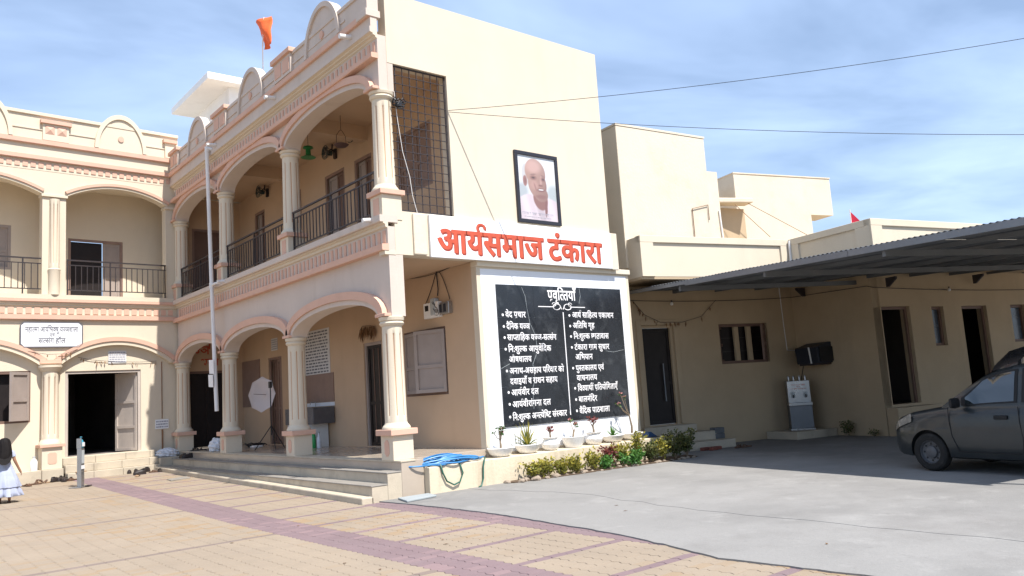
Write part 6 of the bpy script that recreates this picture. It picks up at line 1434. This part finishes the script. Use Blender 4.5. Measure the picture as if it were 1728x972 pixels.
# local: +y is the way she faces (away from the yard), x to her right, z up; 1.26 m tall
def skin_body(name, verts, edges, rad, m, parent, sub=2):
    me = bpy.data.meshes.new(name); me.from_pydata(verts, edges, []); o = bpy.data.objects.new(name, me); COL.objects.link(o); o.parent = parent
    md = o.modifiers.new('skin', 'SKIN'); md.use_smooth_shade = True
    for i, r_ in enumerate(rad): sv = me.skin_vertices[0].data[i]; sv.radius = (r_, r_) if not isinstance(r_, tuple) else r_; sv.use_root = (i == 0)
    ss = o.modifiers.new('sub', 'SUBSURF'); ss.levels = sub; ss.render_levels = sub
    me.materials.append(M[m]); return o
V_ = [(0, 0, .66), (0, 0, .78), (0, 0, .92), (0, 0, 1.0), (0, .01, 1.05), (0, .015, 1.13), (0, .02, 1.22),
      (-.07, 0, .62), (-.075, .03, .36), (-.075, .02, .08), (-.075, .10, .03), (.07, 0, .62), (.08, -.03, .36), (.085, -.09, .09), (.085, -.01, .035),
      (.12, 0, .97), (.17, -.02, .80), (.24, .02, .64), (.27, .035, .58), (-.12, 0, .97), (-.17, .02, .80), (-.19, .10, .64), (-.19, .13, .58)]
E_ = [(0, 1), (1, 2), (2, 3), (3, 4), (4, 5), (5, 6), (0, 7), (7, 8), (8, 9), (9, 10), (0, 11), (11, 12), (12, 13), (13, 14), (2, 15), (15, 16), (16, 17), (17, 18), (2, 19), (19, 20), (20, 21), (21, 22)]
RD = [(.10, .08), (.09, .07), (.10, .07), (.06, .05), .036, (.075, .085), (.07, .08), .062, .045, .03, .026, .062, .045, .03, .026, .036, .030, .023, .026, .036, .030, .023, .026]
# fingers
for s_, hv, hp0 in ((1, 18, Vector((.27, .035, .58))), (-1, 22, Vector((-.19, .13, .58)))):
    for k in range(4):
        b0 = hp0 + Vector((s_ * (.004 + .0), -.016 + .012 * k, -.02)); ln = (.040, .047, .045, .036)[k]
        i0 = len(V_); V_ += [tuple(b0 + Vector((s_ * .006, .0, -.014))), tuple(b0 + Vector((s_ * .010, .004, -.014 - ln * .5))), tuple(b0 + Vector((s_ * .004, .008, -.014 - ln)))]
        RD += [.0075, .007, .006]; E_ += [(hv, i0), (i0, i0 + 1), (i0 + 1, i0 + 2)]
    i0 = len(V_); V_ += [tuple(hp0 + Vector((-s_ * .004, .03, -.008))), tuple(hp0 + Vector((-s_ * .002, .042, -.032)))]; RD += [.008, .007]; E_ += [(hv, i0), (i0, i0 + 1)]
body_o = skin_body('body', V_, E_, RD, 'skin', girl)
# dress: fitted top, skirt that flares in two frilled tiers
ds = MB(); prof = [(.118, .98, .0), (.112, .90, 0), (.10, .80, 0), (.115, .74, .02), (.165, .62, .10), (.215, .48, .14), (.25, .36, .16), (.262, .30, .20), (.235, .295, .16), (.27, .20, .18), (.29, .125, .24), (.275, .12, .22)]
seg = 56; vs = []
for r_, z, am in prof:
    for k in range(seg):
        a = 2 * math.pi * k / seg; q = r_ * (1 + am * .5 * math.sin(9 * a + z * 7) + am * .3 * math.sin(17 * a + 2)); vs.append((q * math.cos(a), q * .78 * math.sin(a) - (.02 if z < .6 else 0), z + .02 * am * math.sin(7 * a)))
ds.add(vs, [(i * seg + k, i * seg + (k + 1) % seg, (i + 1) * seg + (k + 1) % seg, (i + 1) * seg + k) for i in range(len(prof) - 1) for k in range(seg)])
do_ = ds.build('dress', 'dress', girl, 60); sdm = do_.modifiers.new('s', 'SOLIDIFY'); sdm.thickness = .004
slv = MB()
for s_ in (1, -1): slv.tube([(s_ * .085, 0, .975), (s_ * .125, -.002, .955), (s_ * .15, -.01, .88)], [.055, .052, .044], 14, cap=False)
so2 = slv.build('sleeves', 'dress', girl, 60)
hr = MB(); hp2 = [(.0, 1.262), (.045, 1.255), (.083, 1.225), (.097, 1.18), (.10, 1.12), (.105, 1.05), (.115, .97), (.12, .90), (.11, .83), (.08, .77), (.03, .74)]
vs = []; seg = 40
for r_, z in hp2:
    for k in range(seg):
        a = 2 * math.pi * k / seg; front = max(0, math.sin(a)); q = r_ * (1 + .05 * math.sin(11 * a) + .03 * math.sin(23 * a + z * 20)); depth = .95 if z > 1.12 else .62
        yy = q * depth * math.sin(a) - (.0 if z > 1.15 else .045 + (1.15 - z) * .10)
        if z < 1.17 and front > .15: yy = min(yy, .015 - (1.17 - z) * .5)
        vs.append((q * math.cos(a) + .01 * math.sin(z * 14), yy, z))
hr.add(vs, [(i * seg + k, i * seg + (k + 1) % seg, (i + 1) * seg + (k + 1) % seg, (i + 1) * seg + k) for i in range(len(hp2) - 1) for k in range(seg)]); hr.build('hair', 'hair', girl, 70)
fc = MB()
for s_ in (-1, 1): fc.lathe([(0, -.012), (.012, -.006), (.014, 0), (.012, .006), (0, .012)], 10, (s_ * .03, .088, 1.145))
fc.build('eyes', 'letter_white', girl, 60); MB().add([(-.012, .088, 1.115), (.012, .088, 1.115), (0, .112, 1.118), (0, .092, 1.155)], [(0, 1, 2), (0, 2, 3), (1, 3, 2), (0, 3, 1)]).build('nose', 'skin', girl); MB().tube([(-.022, .086, 1.092), (0, .095, 1.088), (.022, .086, 1.092)], .005, 6).build('mouth', 'pic_shade', girl)
for s_, y0, z0 in ((-1, .06, 0), (1, -.05, .01)): MB().prism([(-.03, -.07), (.03, -.07), (.035, .05), (.0, .085), (-.03, .06)], 0, .02, lambda p, q, e: (s_ * .08 + p, y0 + q, z0 + e)).build('sandal', 'brown_leather', girl, bevel=.006)
